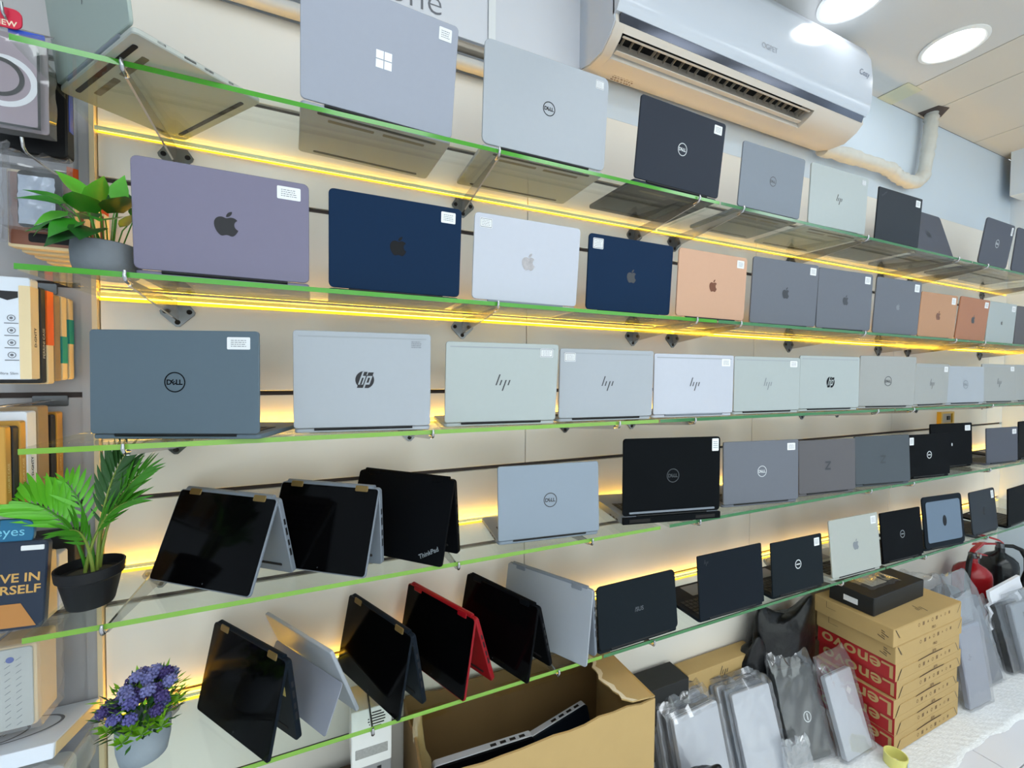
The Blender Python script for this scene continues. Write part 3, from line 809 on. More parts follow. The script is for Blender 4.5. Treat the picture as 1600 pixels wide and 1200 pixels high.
for k in range(26):
    x = 0.06 + 0.0355 * k
    if fin is None:
        fin = MB().add([(0, -0.184, 0.014), (0, -0.158, 0.004), (0, -0.154, 0.016), (0, -0.180, 0.026), (0.0014, -0.184, 0.014), (0.0014, -0.158, 0.004), (0.0014, -0.154, 0.016), (0.0014, -0.180, 0.026)],
                       [(0, 1, 2, 3), (7, 6, 5, 4), (0, 4, 5, 1), (1, 5, 6, 2), (2, 6, 7, 3), (3, 7, 4, 0)]).build('fin', mat('grey_fin', (150, 142, 130), 0.5), ac, (x, 0, 0)).data
    else:
        place('fin', fin, ac, (x, 0, 0), (0, 0, 0.12 if k % 7 == 3 else 0))
# rating print under the casing, small word on the front, script mark at the right
mk = MB()
rnd = random.Random(8)
for r in range(6):
    u = 0.0
    while u < 0.085:
        l = rnd.uniform(0.004, 0.012)
        yy = -0.112 + 0.011 * r
        zz = -0.0222 + (yy + 0.145) * 0.06 - 0.0004
        mk.add([(0.10 + u, yy, zz), (0.10 + u + l, yy, zz), (0.10 + u + l, yy + 0.005, zz + 0.0003), (0.10 + u, yy + 0.005, zz + 0.0003)], [(0, 1, 2, 3)])
        u += l + rnd.uniform(0.003, 0.008)
_o = mk.build('rating_print', mat('brown_print', (124, 96, 72), 0.6), ac)
_o['kind'] = 'stuff'
MB().flat(xf(text('GPET'), 0.019, 0.66, 0.128) + xf(annulus(0.35, 0.5), 0.019, 0.618, 0.128), lambda u, v: (u, -0.2447, v)).build('word_mark', mat('grey_print', (160, 164, 174), 0.5), ac)
MB().flat(xf(text('Cozy', 0.3), 0.03, 1.225, 0.20), lambda u, v: (u, -0.2455, v)).build('script_mark', mat('slate_print', (90, 100, 122), 0.5), ac)

# insulated pipe
FOIL = mat('crinkled_foil_wrap', (206, 204, 196), 0.45, 0.05, var=0.08, scale=30, bump=0.8, bscale=45)
rnd = random.Random(5)
pts, rad = [], []
path = [(2.098, -.05, 2.604), (2.15, -.05, 2.606), (2.35, -.052, 2.612), (2.55, -.05, 2.618), (2.66, -.05, 2.618), (2.74, -.048, 2.596), (2.84, -.05, 2.590), (2.92, -.05, 2.604), (2.975, -.05, 2.65), (3.0, -.05, 2.72), (3.02, -.05, 2.82), (3.035, -.05, 2.92), (3.04, -.05, 3.0)]
for k in range(len(path) - 1):
    for q in range(5):
        f = q / 5
        pts.append(tuple(path[k][i] * (1 - f) + path[k + 1][i] * f for i in range(3)))
        rad.append(0.031 + rnd.uniform(-0.004, 0.004))
pts.append(path[-1]); rad.append(0.031)
tag(MB().tube(pts, rad, 12).build('insulated_pipe', FOIL, smooth=50), 'silver foil-wrapped pipe running along the wall and up into the ceiling', 'pipe')
struct(MB().prism([(2.965, 0), (3.0, -.004), (3.11, 0), (3.115, .002), (2.96, .002)], -0.105, -0.012).build('hole_shade_plate', GROOVE, None, (0, 0, ZC - .0045))) if False else struct(MB().loops([[(2.985, -.10, ZC - .005), (3.06, -.115, ZC - .005), (3.125, -.055, ZC - .005), (3.10, -.014, ZC - .005), (2.97, -.02, ZC - .005)], [(2.985, -.10, ZC - .0021), (3.06, -.115, ZC - .0021), (3.125, -.055, ZC - .0021), (3.10, -.014, ZC - .0021), (2.97, -.02, ZC - .0021)]]).build('hole_shade_plate', GROOVE))  # dark plate painting in the shade of the hole round the pipe
struct(MB().box(2.62, 2.75, -0.13, -0.002, ZC - 0.0045, ZC - 0.0022).build('trim_5', mat('yellow_tape', (208, 203, 172), 0.5)))

# conduits and sign
CON = mat('grey_conduit', (196, 194, 190), 0.35, var=0.04)
c1 = tag(MB().tube([(-1.2, -0.03, 2.492), (0.815, -0.03, 2.497)], 0.019, 14).build('conduit', CON, smooth=50), 'pale round conduit along the wall under the sign board, lower of two', 'conduit')
for x in (-0.9, -0.04, 0.70):
    MB().tube([(x - 0.011, -0.03, 2.4945), (x + 0.011, -0.03, 2.4945)], 0.0225, 14).build('clip', WHITE, c1, smooth=50)
tag(MB().tube([(-1.2, -0.034, 2.540), (0.80, -0.034, 2.542)], 0.015, 14).build('conduit', mat('bronze_conduit', (150, 140, 128), 0.3, 0.3), smooth=50), 'darker bronze conduit directly below the sign board, upper of two', 'conduit')
sg = thing('sign_board', 'white sign board with thin dark lettering half hidden by the largest top-shelf laptop', 'sign', (-0.6, 0, 2.572))
MB().slab(0, 1.066, 0, 0.40, -0.03, -0.001, 0.004, 0.001).build('board', mat('white_sign_acrylic', (216, 218, 226), 0.2, var=0.01), sg)
MB().box(1.067, 1.09, -0.036, -0.001, 0, 0.42).build('edge_strip', WHITE, sg)
MB().flat(xf(text('Phone', 0, -0.012), 0.072, 0.79, 0.076), lambda u, v: (u, -0.0306, v)).build('lettering', INK, sg)
sg2 = thing('sign_board', 'plain white board between the lettered sign and the air conditioner', 'sign', (0.492, 0, 2.572))
MB().slab(0, 0.325, 0, 0.40, -0.02, -0.001, 0.004, 0.001).build('board', mat('white_sign_acrylic', (216, 218, 226), 0.2), sg2)
# wall socket, the yellow light on it painted into the frame colour
so = thing('wall_socket', 'wall socket with yellow-lit painted frame under the third shelf near its right end', 'socket', (3.415, 0, 1.312))
f = MB()
f.box(-.078, .078, -.02, -.0006, -.038, -.028); f.box(-.078, .078, -.02, -.0006, .028, .038); f.box(-.078, -.06, -.02, -.0006, -.028, .028); f.box(.06, .078, -.02, -.0006, -.028, .028)
f.build('frame', mat('painted_lit_frame', (214, 170, 48), 0.3, 0.3), so)
MB().box(-.06, .06, -.012, -.0006, -.028, .028).build('face_plate', mat('beige_plate', (170, 158, 140), 0.4), so)
MB().box(.01, .042, -.016, -.0121, -.012, .012).build('rocker_switch', BLACKP, so)

# ------------------------------------------------------------------ left wall: hanging packs
def hook(x, z, y1, label):
    t = thing('display_hook', label, 'hook', (x, 0, z))
    MB().slab(-0.03, 0.03, -0.012, 0.012, -0.004, -0.0004, 0.003, 0.0006, n=2).build('back_plate', STEEL, t)
    MB().tube([(0, -0.004, 0), (0, y1 + 0.01, 0.0), (0, y1, 0.006), (0, y1 - 0.004, 0.022)], 0.0026, 8).build('rod', CHROME, t, smooth=50)
    return t
hook(-0.533, 2.200, -0.20, 'chrome display hook holding the topmost clear case pack at the left edge')
hook(-0.505, 1.960, -0.21, 'chrome display hook holding the silvery pouch on the left wall')
hook(-0.58, 1.738, -0.19, 'chrome display hook holding the row of upright boxes with a white front box')
hook(-0.565, 1.487, -0.22, 'chrome display hook holding the boxes behind the green palm')
hook(-0.545, 1.262, -0.215, 'chrome display hook holding the navy printed pack')

def film_pouch(m, w, h, t, seed, top=0.0, amp=0.004, nx=9, nz=12, mi=0):
    """crinkled clear bag around a slab of w x h x t standing in the xz plane (front at y = -t)"""
    rnd = random.Random(seed)
    H = h + top
    rows = []
    for k in range(nz + 1):
        z = H * k / nz
        pinch = 1.0 if z <= h else max(0.12, 1 - (z - h) / max(top, 1e-6) * 0.9)
        ring = []
        for i in range(nx + 1):
            u = -1 + 2 * i / nx
            ring.append((u * (w / 2 + 0.006) * (1 if z <= h else 0.94 + 0.1 * rnd.random()) + rnd.uniform(-amp, amp) * .6, (-t - 0.003) * pinch - rnd.uniform(0, amp) * (1.2 if z > h else 0.8), z + rnd.uniform(-amp, amp) * (2.5 if z > h else .3)))
        for i in range(nx, -1, -1):
            u = -1 + 2 * i / nx
            ring.append((u * (w / 2 + 0.006) + rnd.uniform(-amp, amp) * .6, 0.002 * pinch + rnd.uniform(0, amp) * 0.4, z + rnd.uniform(-amp, amp) * .3))
        rows.append(ring)
    return m.loops(rows, mi, cap=True)

# topmost clear blister pack
p = thing('phone_case_pack', 'clear pack with a black-ringed transparent phone case, topmost at the left edge', 'phone case pack', (-0.534, -0.175, 2.0))
MB().slab(-.055, .055, .004, .18, -.012, -.010, .006, .0004).build('card', mat('mauve_card', (146, 134, 140), 0.6), p)
film_pouch(MB(), .108, .188, .02, 4, top=.004, amp=.003).build('clear_bag', BLISTER, p, smooth=60)
q = MB(); q.slab(-.046, .046, .008, .165, -.0215, -.0195, .012, .0006); q.build('case_back', mat('smoky_case', (160, 146, 154), 0.15, var=.05), p)
q = MB().flat(xf(annulus(.40, .5), .07, -.008, .092), lambda u, v: (u, -.0225, v)); q.build('black_ring', BLACKP, p, fix=False)
q = MB().flat(xf(annulus(.38, .48), .098, -.002, .086), lambda u, v: (u, -.0220, v)); q.build('white_ring', WHITE, p, fix=False)
q = MB(); q.flat(rect2(-.048, .048, .006, .010), lambda u, v: (u, -.0224, v)); q.flat(rect2(.044, .048, .006, .15), lambda u, v: (u, -.0224, v)); q.build('case_rim', BLACKP, p, fix=False)
q = MB().slab(-.022, .022, .186, .222, -.016, -.013, .012, .0006); q.build('red_tag', mat('red_tag', (206, 24, 62), .5), p)
MB().flat(xf(text('NEW', 0, .02), .010, 0, .194), lambda u, v: (u, -.0164, v)).build('tag_word', mat('cream_print', (236, 214, 190), .5), p, fix=False)
MB().slab(.0, .05, .176, .19, -.010, -.008, .002, .0003).build('blue_strip', mat('blue_strip', (42, 80, 190), .5), p)
p = thing('phone_case_pack', 'black pack hanging behind the topmost clear case pack', 'phone case pack', (-0.537, -0.10, 1.985))
MB().slab(-.06, .06, 0, .17, -.03, 0, .012, .003).build('box', BLACKP, p, smooth=40)
MB().box(.0602, .0612, -.022, -.008, .06, .14).build('blue_side_print', mat('blue_strip', (42, 80, 190), .5), p)

# silvery pouch and its neighbours
SILV = mat('silvery_wrinkled_bag', (168, 178, 192), 0.16, 0.15, var=0.12, scale=25, bump=1.0, bscale=40)
def pouch(x, y, z, w, h, label, dark, seed):
    p = thing('phone_case_pack', label, 'phone case pack', (x, y, z))
    MB().slab(-w / 2 + .004, w / 2 - .002, .004, h - .01, -.006, 0, .010, .001).build('phone_case', BLACKP, p, smooth=40)
    rnd = random.Random(seed)
    m = MB()
    nx, nz = 9, 14
    vs_ = [((-.5 + i / nx) * (w - .018), -.012 - rnd.uniform(0, .005), .008 + (h - .03) * k / nz) for k in range(nz + 1) for i in range(nx + 1)]
    fs = [(k * (nx + 1) + i, k * (nx + 1) + i + 1, (k + 1) * (nx + 1) + i + 1, (k + 1) * (nx + 1) + i) for k in range(nz) for i in range(nx)]
    m.add(vs_, fs).build('inner_sleeve', dark, p, smooth=70, fix=False)
    film_pouch(MB(), w + .012, h, .018, seed, top=.022, amp=.003).build('clear_bag', BLISTER, p, smooth=60)
    return p
pouch(-.502, -.165, 1.826, .070, .122, 'silvery wrinkled pouch with a red tab beside the pothos leaves', SILV, 11)
pouch(-.600, -.165, 1.80, .085, .165, 'dark blue wrinkled pouch cut by the left edge, beside the silvery pouch', mat('dark_wrinkled_bag', (34, 42, 62), .2, .1, var=.3, scale=25, bump=1.0, bscale=40), 12)
for k in range(4):
    p = thing('phone_case_box', ['cream-edged brown box right behind the silvery pouch', 'second cream-edged box behind the silvery pouch', 'third cream-edged box behind the silvery pouch', 'cream-edged box nearest the wall behind the silvery pouch'][k], 'box', (-.512 + .006 * k, -.118 + .028 * k, 1.797 - .004 * k), 0, 'cream-edged boxes behind the silvery pouch')
    MB().slab(-.050, .048, 0, .15 - .01 * k, -.022, 0, .003, .001, n=2).build('box', CREAM, p)
    MB().slab(-.048, .046, .006, .145 - .01 * k, -.0228, -.0218, .003, .0002, n=2).build('front_print', mat('brown_box_print', (138, 88, 68), .4, var=.1), p)
    MB().slab(-.02, .045, .012, .03, -.0236, -.0226, .004, .0002, n=2).build('black_band', BLACKP, p)
og = [(-.045, 0), (.026, 0), (.026, .048), (.018, .052), (.018, .062), (.006, .068), (.004, .078), (-.01, .082), (-.014, .094), (-.045, .10)]
tag(MB().prism(og, -.004, -.0006).build('shelf_talker', mat('orange_card', (236, 92, 18), .5), None, (-.485, 0, 1.915)), 'orange jagged card on the wall behind the pothos plant', 'card')

def boxpack(label, x1, y0, y1, z0, z1, col, group, w=.11, print_=None, rough=.5, tilt=0.0):
    p = thing('phone_case_box', label, 'box', (x1 - w / 2, y1 - .0006, z0), 0, group)
    b = MB().slab(-w / 2, w / 2, 0, z1 - z0, -(y1 - y0 - .0012), 0, .004, .0012, n=2).build('box', col, p)
    if print_:
        print_(p, w, z1 - z0, y1 - y0 - .0012)
    return p
BW = mat('white_box', (218, 224, 234), .4, var=.02); BB = mat('black_box', (32, 30, 30), .5); BT = mat('tan_box', (150, 128, 98), .6, var=.1)
OR = mat('orange_print', (238, 102, 20), .5); TEAL = mat('teal_print', (42, 156, 148), .5); PURP = mat('mauve_edge', (92, 66, 72), .5); GOLDB = mat('gold_box', (196, 146, 62), .4, .2); INKB = mat('black_print', (26, 26, 28), .5)
def pr_white(p, w, h, t):
    fy = -t - .0006
    m = MB()
    for k in range(4):
        m.flat(xf(annulus(.40, .5), .012, .028, h * (.60 - .12 * k)), lambda u, v: (u, fy, v))
        m.flat(xf(disc(.5), .005, .028, h * (.60 - .12 * k)), lambda u, v: (u, fy - .0001, v))
        m.flat(rect2(.018, .038, h * (.545 - .12 * k), h * (.545 - .12 * k) + .0016), lambda u, v: (u, fy, v))
    m.flat(xf(text('S', 0, .03), .012, -.012, .012) + xf(text('Ultra Slim'), .005, .022, .012), lambda u, v: (u, fy, v))
    _o = m.build('icon_print', INK, p, fix=False)
    _o['kind'] = 'stuff'
    m = MB().flat([([(.008, h * .86), (.038, h * .86), (.038, h * .80), (.023, h * .77), (.008, h * .80)], [(0, 4, 3, 2, 1)])], lambda u, v: (u, fy, v))
    m.build('shield_print', INKB, p, fix=True)
    MB().slab(.0388, w / 2 + .0004, .001, h * .92, -t - .0006, -.0004, .001, .0002, n=1).build('cream_side', CREAM, p)
    MB().flat(xf(text('D-GNTY', 0, .02), .0075, 0, 0, PI / 2), lambda u, v: (w / 2 + .0008, -t / 2 - u * -1, h * .42 + v)).build('side_word', INKB, p, fix=False)
def side_rect(name, m, z0, z1, front=False):
    def f(p, w, h, t):
        MB().box(-w / 2 - .0003, w / 2 + .0005, -t - .0005, .0004, h * z0, h * z1).build(name, m, p)
    return f
def pr_black(p, w, h, t):
    MB().flat(xf(text('PERRINI CASE'), .007, 0, 0, PI / 2), lambda u, v: (w / 2 + .0004, -t / 2 + u, h * .42 + v)).build('side_word', mat('pale_print', (214, 208, 196), .5), p, fix=False)
GB = 'upright boxes on the hook below the second shelf'
boxpack('white box with a column of small round icons, frontmost of the upright boxes', -.522, -.162, -.135, 1.538, 1.735, BW, GB, print_=pr_white)
boxpack('black box with pale side lettering behind the white icon box', -.520, -.134, -.116, 1.530, 1.722, BB, GB, print_=pr_black)
boxpack('box with orange upper half and cream lower half', -.519, -.115, -.092, 1.528, 1.718, CREAM, GB, print_=side_rect('orange_band', OR, .42, 1.004))
boxpack('tan box between the orange-topped box and the teal-banded ones', -.520, -.086, -.064, 1.533, 1.716, BT, GB)
boxpack('cream box with a low teal band', -.520, -.059, -.038, 1.535, 1.717, CREAM, GB, print_=side_rect('teal_band', TEAL, .20, .52))
boxpack('cream box with a high teal band nearest the wall', -.520, -.030, -.010, 1.536, 1.716, CREAM, GB, print_=side_rect('teal_band', TEAL, .44, .74))
GB2 = 'upright boxes on the hook behind the palm'
def pr_dg(p, w, h, t):
    MB().flat(xf(text('D-GNTY', 0, .02), .0075, 0, 0, PI / 2), lambda u, v: (w / 2 + .0004, -t / 2 + u, h * .40 + v)).build('side_word', INKB, p, fix=False)
    MB().box(-w / 2, w / 2 - .03, -t - .0006, -.001, h * .1, h * .8).build('orange_face', mat('orange_red_print', (226, 88, 40), .5), p)
def pr_gold(p, w, h, t):
    MB().flat(xf(text('LUXURY CASE'), .006, 0, 0, PI / 2), lambda u, v: (w / 2 + .0004, -t / 2 + u, h * .40 + v)).build('side_word', mat('pale_gold_print', (232, 214, 160), .4, .2), p, fix=False)
for nm, y0, y1, m, zt, pf, lb in [('a', -.208, -.190, GOLDB, 1.452, pr_gold, 'gold box frontmost of the row behind the palm'), ('b', -.186, -.168, BB, 1.450, None, 'black box second in the row behind the palm'),
                                  ('c', -.165, -.146, GOLDB, 1.458, pr_gold, 'gold box third in the row behind the palm'), ('d', -.144, -.112, BW, 1.474, pr_dg, 'white box with an orange face in the row behind the palm'),
                                  ('e', -.108, -.070, BT, 1.482, None, 'tan box fifth in the row behind the palm'), ('f', -.062, -.044, BB, 1.460, None, 'dark box next to last in the row behind the palm'), ('g', -.040, -.016, GOLDB, 1.464, pr_gold, 'gold box nearest the wall in the row behind the palm')]:
    boxpack(lb, -.539, y0, y1, 1.29, zt, m, GB2, print_=pf)

# navy printed pack
nv = thing('phone_case_pack', 'navy pack printed with gold motto letters, in front of the palm pot', 'phone case pack', (-.541, -.205, 1.076))
nv.rotation_euler = (0, .06, 0)
NAVY = mat('navy_pack', (24, 38, 58), .35, var=.05)
MB().slab(-.055, .055, 0, .165, -.016, 0, .010, .002).build('pack', NAVY, nv, smooth=40)
MB().slab(-.05, .032, .155, .205, -.012, -.003, .018, .001).build('header', mat('teal_blue_header', (24, 98, 136), .35), nv, smooth=40)
m = MB()
m.flat(xf(text('BELIEVE IN', 0, .02), .0165, -.006, .098) + xf(text('YOURSELF', 0, .02), .0165, -.004, .076), lambda u, v: (u * 1.0, -.0165, v))
_o = m.build('motto', mat('gold_print', (206, 162, 92), .35, .3), nv, fix=False)
_o['kind'] = 'stuff'
MB().flat(xf(text('eyes'), .016, .0, .178), lambda u, v: (u, -.0126, v)).build('header_word', mat('pale_blue_print', (120, 190, 214), .4), nv, fix=False)
MB().flat([([(-.055, .006), (.045, .006), (.022, .05), (-.055, .05)], [(0, 1, 2, 3)])], lambda u, v: (u, -.0166, v)).build('tan_corner', mat('tan_print', (176, 120, 60), .5), nv, fix=False)
MB().slab(.018, .05, .148, .157, -.017, -.0158, .001, .0002, n=1).build('white_label', WHITE, nv)
MB().slab(-.05, -.022, .118, .142, -.017, -.0158, .006, .0002).build('grey_window', mat('grey_print', (150, 154, 164), .5), nv)
GB3 = 'packs behind the navy pack'
boxpack('cream pack directly behind the navy pack', -.512, -.150, -.112, 1.052, 1.185, CREAM, GB3)
boxpack('white pack behind the cream one', -.512, -.106, -.070, 1.050, 1.170, BW, GB3)
boxpack('dark pack nearest the wall behind the navy pack', -.505, -.060, -.020, 1.050, 1.200, BB, GB3)
# lower packs
hook(-0.60, 1.012, -0.16, 'chrome display hook holding the dash-patterned pack at bottom left')
kb = thing('accessory_pack', 'grey pack covered in diagonal dashes hanging below the navy pack', 'pack', (-.60, -.078, .845))
MB().slab(-.075, .070, 0, .165, -.07, 0, .006, .002).build('box', CREAM, kb)
PALE = mat('pale_green_grey', (186, 190, 184), .5)
MB().slab(-.075, .066, .002, .163, -.074, -.0702, .006, .001).build('printed_face', PALE, kb)
m = MB()
for i in range(8):
    for j in range(11):
        u, v = -.066 + .016 * i, .012 + .013 * j
        m.flat(rect2(-.004, .004, -.0006, .0006), lambda a, b: (u + a + b * .0, -.0745, v + b + a * .7))
_o = m.build('dash_print', INK, kb, fix=False)
_o['kind'] = 'stuff'
MB().flat(disc(.006), lambda u, v: (u + .034, -.0747, v + .142)).build('blue_dot', mat('blue_dot', (70, 90, 160), .4), kb, fix=False)
film_pouch(MB(), .15, .175, .078, 31, amp=.002).build('clear_bag', BLISTER, kb, smooth=60)
hb = thing('accessory_pack', 'flat white box with a line drawing of a ring, lowest on the left wall', 'pack', (-.600, -.012, .775))
hb.rotation_euler = (-.22, 0, 0)
MB().slab(-.11, .115, -.19, 0, -.016, .012, .003, .001, flat=True, n=2).build('box', BW, hb)
m = MB()
fn = lambda u, v: (u, v, .0126)
m.flat(xf(annulus(.46, .5), .12, 0, 0) if False else [([(x * .085, -.085 + y * .055) for x, y in annulus(.93, 1.0)[0][0]], annulus(.93, 1.0)[0][1]), ([(x * .045 - .01, -.095 + y * .04) for x, y in annulus(.9, 1.0)[0][0]], annulus(.9, 1.0)[0][1])], fn)
m.flat(xf(four_strokes(), .03, -.01, -.095), fn)
_o = m.build('line_drawing', INK, hb, fix=False)
_o['kind'] = 'stuff'
MB().box(.1152, .1160, -.185, -.004, -.014, .010).build('cream_side', CREAM, hb)
hook(-0.64, .835, -0.19, 'chrome display hook holding the flat white box at bottom left')
cr = thing('plastic_bag', 'crumpled clear bag of cables hanging below the flat white box', 'bag', (-.60, -.03, .52))
film_pouch(MB(), .2, .22, .09, 44, amp=.014).build('clear_bag', FILM, cr, smooth=70)
MB().slab(-.09, .09, .01, .19, -.07, -.02, .02, .006).build('cable_box', PALE, cr, smooth=40)
hook(-0.60, .752, -0.13, 'chrome display hook holding the crumpled bag at bottom left')

# ------------------------------------------------------------------ plants on the shelves
def leaf_mesh(name, L, W, fold=0.25, n=5, droop=0.15, shape=1.0):
    """one leaf from the origin along +x, slightly folded and drooping"""
    vv, ff = [], []
    for k in range(n + 1):
        t = k / n
        wd = W * (math.sin(PI * min(1, t ** (0.75 * shape) * 0.98 + 0.02)) ** 0.8) * (0.5 if k else 0.35)
        z = -droop * L * t * t
        vv += [(L * t, -wd, z + fold * wd), (L * t, 0, z), (L * t, wd, z + fold * wd)]
    for k in range(n):
        a = 3 * k
        ff += [(a, a + 3, a + 4, a + 1), (a + 1, a + 4, a + 5, a + 2)]
    me = bpy.data.meshes.new(name)
    me.from_pydata(vv, [], ff)
    me.polygons.foreach_set('use_smooth', [True] * len(ff))
    return me
def aim(o, p, d, up=Vector((0, 0, 1)), s=1.0):
    d = Vector(d).normalized()
    z = (up - d * up.dot(d))
    if z.length < 1e-3:
        z = Vector((0, 1, 0)) - d * d.y
    z.normalize()
    y = z.cross(d)
    M = Matrix((d, y, z)).transposed().to_4x4()
    M.translation = Vector(p)
    o.matrix_local = M @ Matrix.Scale(s, 4)
GL = [mat('palm_green_bright', (88, 176, 34), .4, var=.15, scale=20), mat('palm_green', (58, 128, 24), .45, var=.2, scale=20), mat('palm_green_deep', (34, 78, 26), .5, var=.2, scale=20)]
STEMG = mat('palm_stem_green', (120, 140, 56), .5, var=.15)
pz = SZ[3] + 0.0052
pm = thing('potted_palm', 'small artificial palm in a black pot at the left end of the fourth shelf', 'plant', (-.425, -.20, pz))
MB().lathe([(.034, 0), (.036, .004), (.046, .052), (.048, .056), (.051, .058), (.053, .078), (.050, .079), (.047, .062), (.0, .058)], 28).build('pot', mat('black_pot', (20, 21, 24), .55, spec=.3), pm, smooth=50)
MB().lathe([(.046, .0585), (.02, .066), (0, .067)], 20, cap=False).build('soil', mat('dark_soil', (52, 48, 34), .9, var=.4, scale=60), pm, smooth=50)
lm = [leaf_mesh('leaflet', .085, .0155), leaf_mesh('leaflet', .070, .011)]
for q in lm:
    q.materials.append(GL[0])
lm2 = []
for g in GL:
    a = leaf_mesh('leaflet', .084, .0115, droop=.10); a.materials.append(g); lm2.append(a)
rnd = random.Random(21)
#          tip (relative to pot), mid lift, green, pairs, length, spread
FR = [((-.118, .01, .215), .045, 0, 12, .98, 1.0), ((.045, .03, .285), .03, 2, 12, .80, .8), ((.085, .0, .255), .02, 1, 12, .74, .8), ((.075, -.03, .205), .03, 1, 11, .68, .8),
      ((-.010, -.05, .165), .02, 1, 8, .60, .9), ((.03, .06, .23), .02, 2, 7, .6, .9), ((-.055, .05, .235), .03, 0, 8, .66, .9)]
for tip, lift, g, npair, ls, spread in FR:
    P0 = Vector((rnd.uniform(-.012, .012), rnd.uniform(-.012, .012), .064))
    P2 = Vector(tip)
    P1 = P0 * .55 + P2 * .45 + Vector((-(P2.x) * .25, -(P2.y) * .25, lift + .03))
    pt = lambda t: P0 * (1 - t) ** 2 + P1 * 2 * t * (1 - t) + P2 * t * t
    dr = lambda t: ((P1 - P0) * (1 - t) + (P2 - P1) * t).normalized()
    fr = MB().tube([pt(k / 10) for k in range(11)], [.0034 - .0026 * k / 10 for k in range(11)], 6).build('frond', STEMG if g else GL[1], pm, smooth=60)
    side = dr(.6).cross(Vector((0, -.55, .85))).normalized()
    upv = side.cross(dr(.6)).normalized()
    for k in range(npair):
        t = .40 + .58 * k / (npair - 1)
        sz_ = ls * (0.62 + 0.5 * math.sin(PI * (k + 1.2) / (npair + 1.6)))
        for sg_ in (-1, 1):
            o = bpy.data.objects.new('leaflet', lm2[g]); C.objects.link(o); o.parent = fr
            aim(o, pt(t), dr(t) * (.75 + .25 * t) + side * sg_ * spread * (1.05 - .55 * t) + upv * rnd.uniform(-.12, .15), upv + Vector((0, 0, .2)) + side * sg_ * .15, sz_)
    o = bpy.data.objects.new('leaflet', lm2[g]); C.objects.link(o); o.parent = fr
    aim(o, pt(1), dr(1), upv, ls * .7)

# pothos in a concrete trough on the second shelf
tz2 = SZ[1] + 0.0052
po = thing('potted_pothos', 'green leafy plant in a rounded grey concrete trough beside the lilac-grey laptop', 'plant', (-.386, -.215, tz2))
CONC = mat('grey_concrete', (112, 118, 126), .8, var=.12, scale=25, bump=.3, bscale=120)
MB().lathe([(.050, 0), (.060, .006), (.0655, .022), (.067, .045), (.0655, .060), (.061, .062), (.058, .050), (0, .048)], 32, sq=(.76, .95)).build('trough', CONC, po, smooth=50)
MB().lathe([(.057, .052), (.03, .058), (0, .058)], 20, cap=False, sq=(.76, .95)).build('soil', mat('dark_soil', (52, 48, 34), .9), po, smooth=60)
def heart(name, g):
    vv, ff = [], []
    prof = [(0, .010), (.004, .018), (.014, .0225), (.026, .020), (.037, .0125), (.046, .005), (.052, .0006)]
    for x, w in prof:
        z = -.16 * x * x / .05
        vv += [(x - (.005 if x == 0 else 0), -w, z + .25 * w), (x, 0, z), (x - (.005 if x == 0 else 0), w, z + .25 * w)]
    for k in range(len(prof) - 1):
        a = 3 * k
        ff += [(a, a + 3, a + 4, a + 1), (a + 1, a + 4, a + 5, a + 2)]
    me = bpy.data.meshes.new(name); me.from_pydata(vv, [], ff)
    me.polygons.foreach_set('use_smooth', [True] * len(ff)); me.materials.append(g)
    return me
PG = [heart('leaf', mat('pothos_green_%s' % a, c, .35, var=.2, scale=30)) for a, c in (('bright', (92, 176, 52)), ('mid', (48, 128, 34)), ('deep', (24, 78, 24)))]
rnd = random.Random(4)
#      leaf position (relative), direction, size, green
LV = [((-.075, -.02, .125), (-.9, -.3, .1), .95, 1), ((-.055, -.03, .105), (-.8, -.5, -.5), .9, 0), ((-.06, -.02, .085), (-1, -.3, -.2), 1.0, 1), ((-.03, -.045, .09), (-.5, -.7, -.6), 1.0, 1), ((-.02, -.03, .115), (.2, -.7, .3), 1.1, 1),
      ((.0, -.03, .135), (.7, -.4, .5), 1.0, 0), ((-.045, 0, .155), (-.5, -.2, .7), .85, 0), ((.02, -.045, .10), (.6, -.7, -.1), 1.2, 1), ((.035, -.03, .12), (.8, -.4, .2), 1.1, 2), ((.0, -.05, .08), (.1, -.9, -.4), 1.1, 2),
      ((.05, -.02, .10), (.9, -.2, .2), 1.0, 1), ((-.04, .02, .115), (-.6, .5, .4), 1.0, 2), ((.01, .02, .14), (.3, .4, .7), 1.1, 2), ((.06, .02, .13), (.7, .5, .5), 1.1, 1), ((-.02, -.05, .07), (-.6, -.7, -.5), 1.1, 2), ((-.05, -.045, .12), (-.8, -.5, .3), .9, 1),
      ((.03, .0, .15), (.4, -.3, .9), .9, 0), ((-.08, -.01, .10), (-.9, .0, -.6), .9, 1)]
for p, d, s, g in LV:
    p = (p[0] * .78 - .002, p[1], p[2])
    d = (d[0] if d[0] < 0 else d[0] * .25, d[1], d[2])
    st = MB().tube([(p[0] * .4, p[1] * .3, .054), (p[0] * .75, p[1] * .7, .054 + (p[2] - .054) * .8), p], .0012, 5).build('stem', GL[1], po, smooth=60)
    o = bpy.data.objects.new('leaf', PG[g]); C.objects.link(o); o.parent = po
    aim(o, p, d, Vector((0, -.5, .9)), s * 1.1)

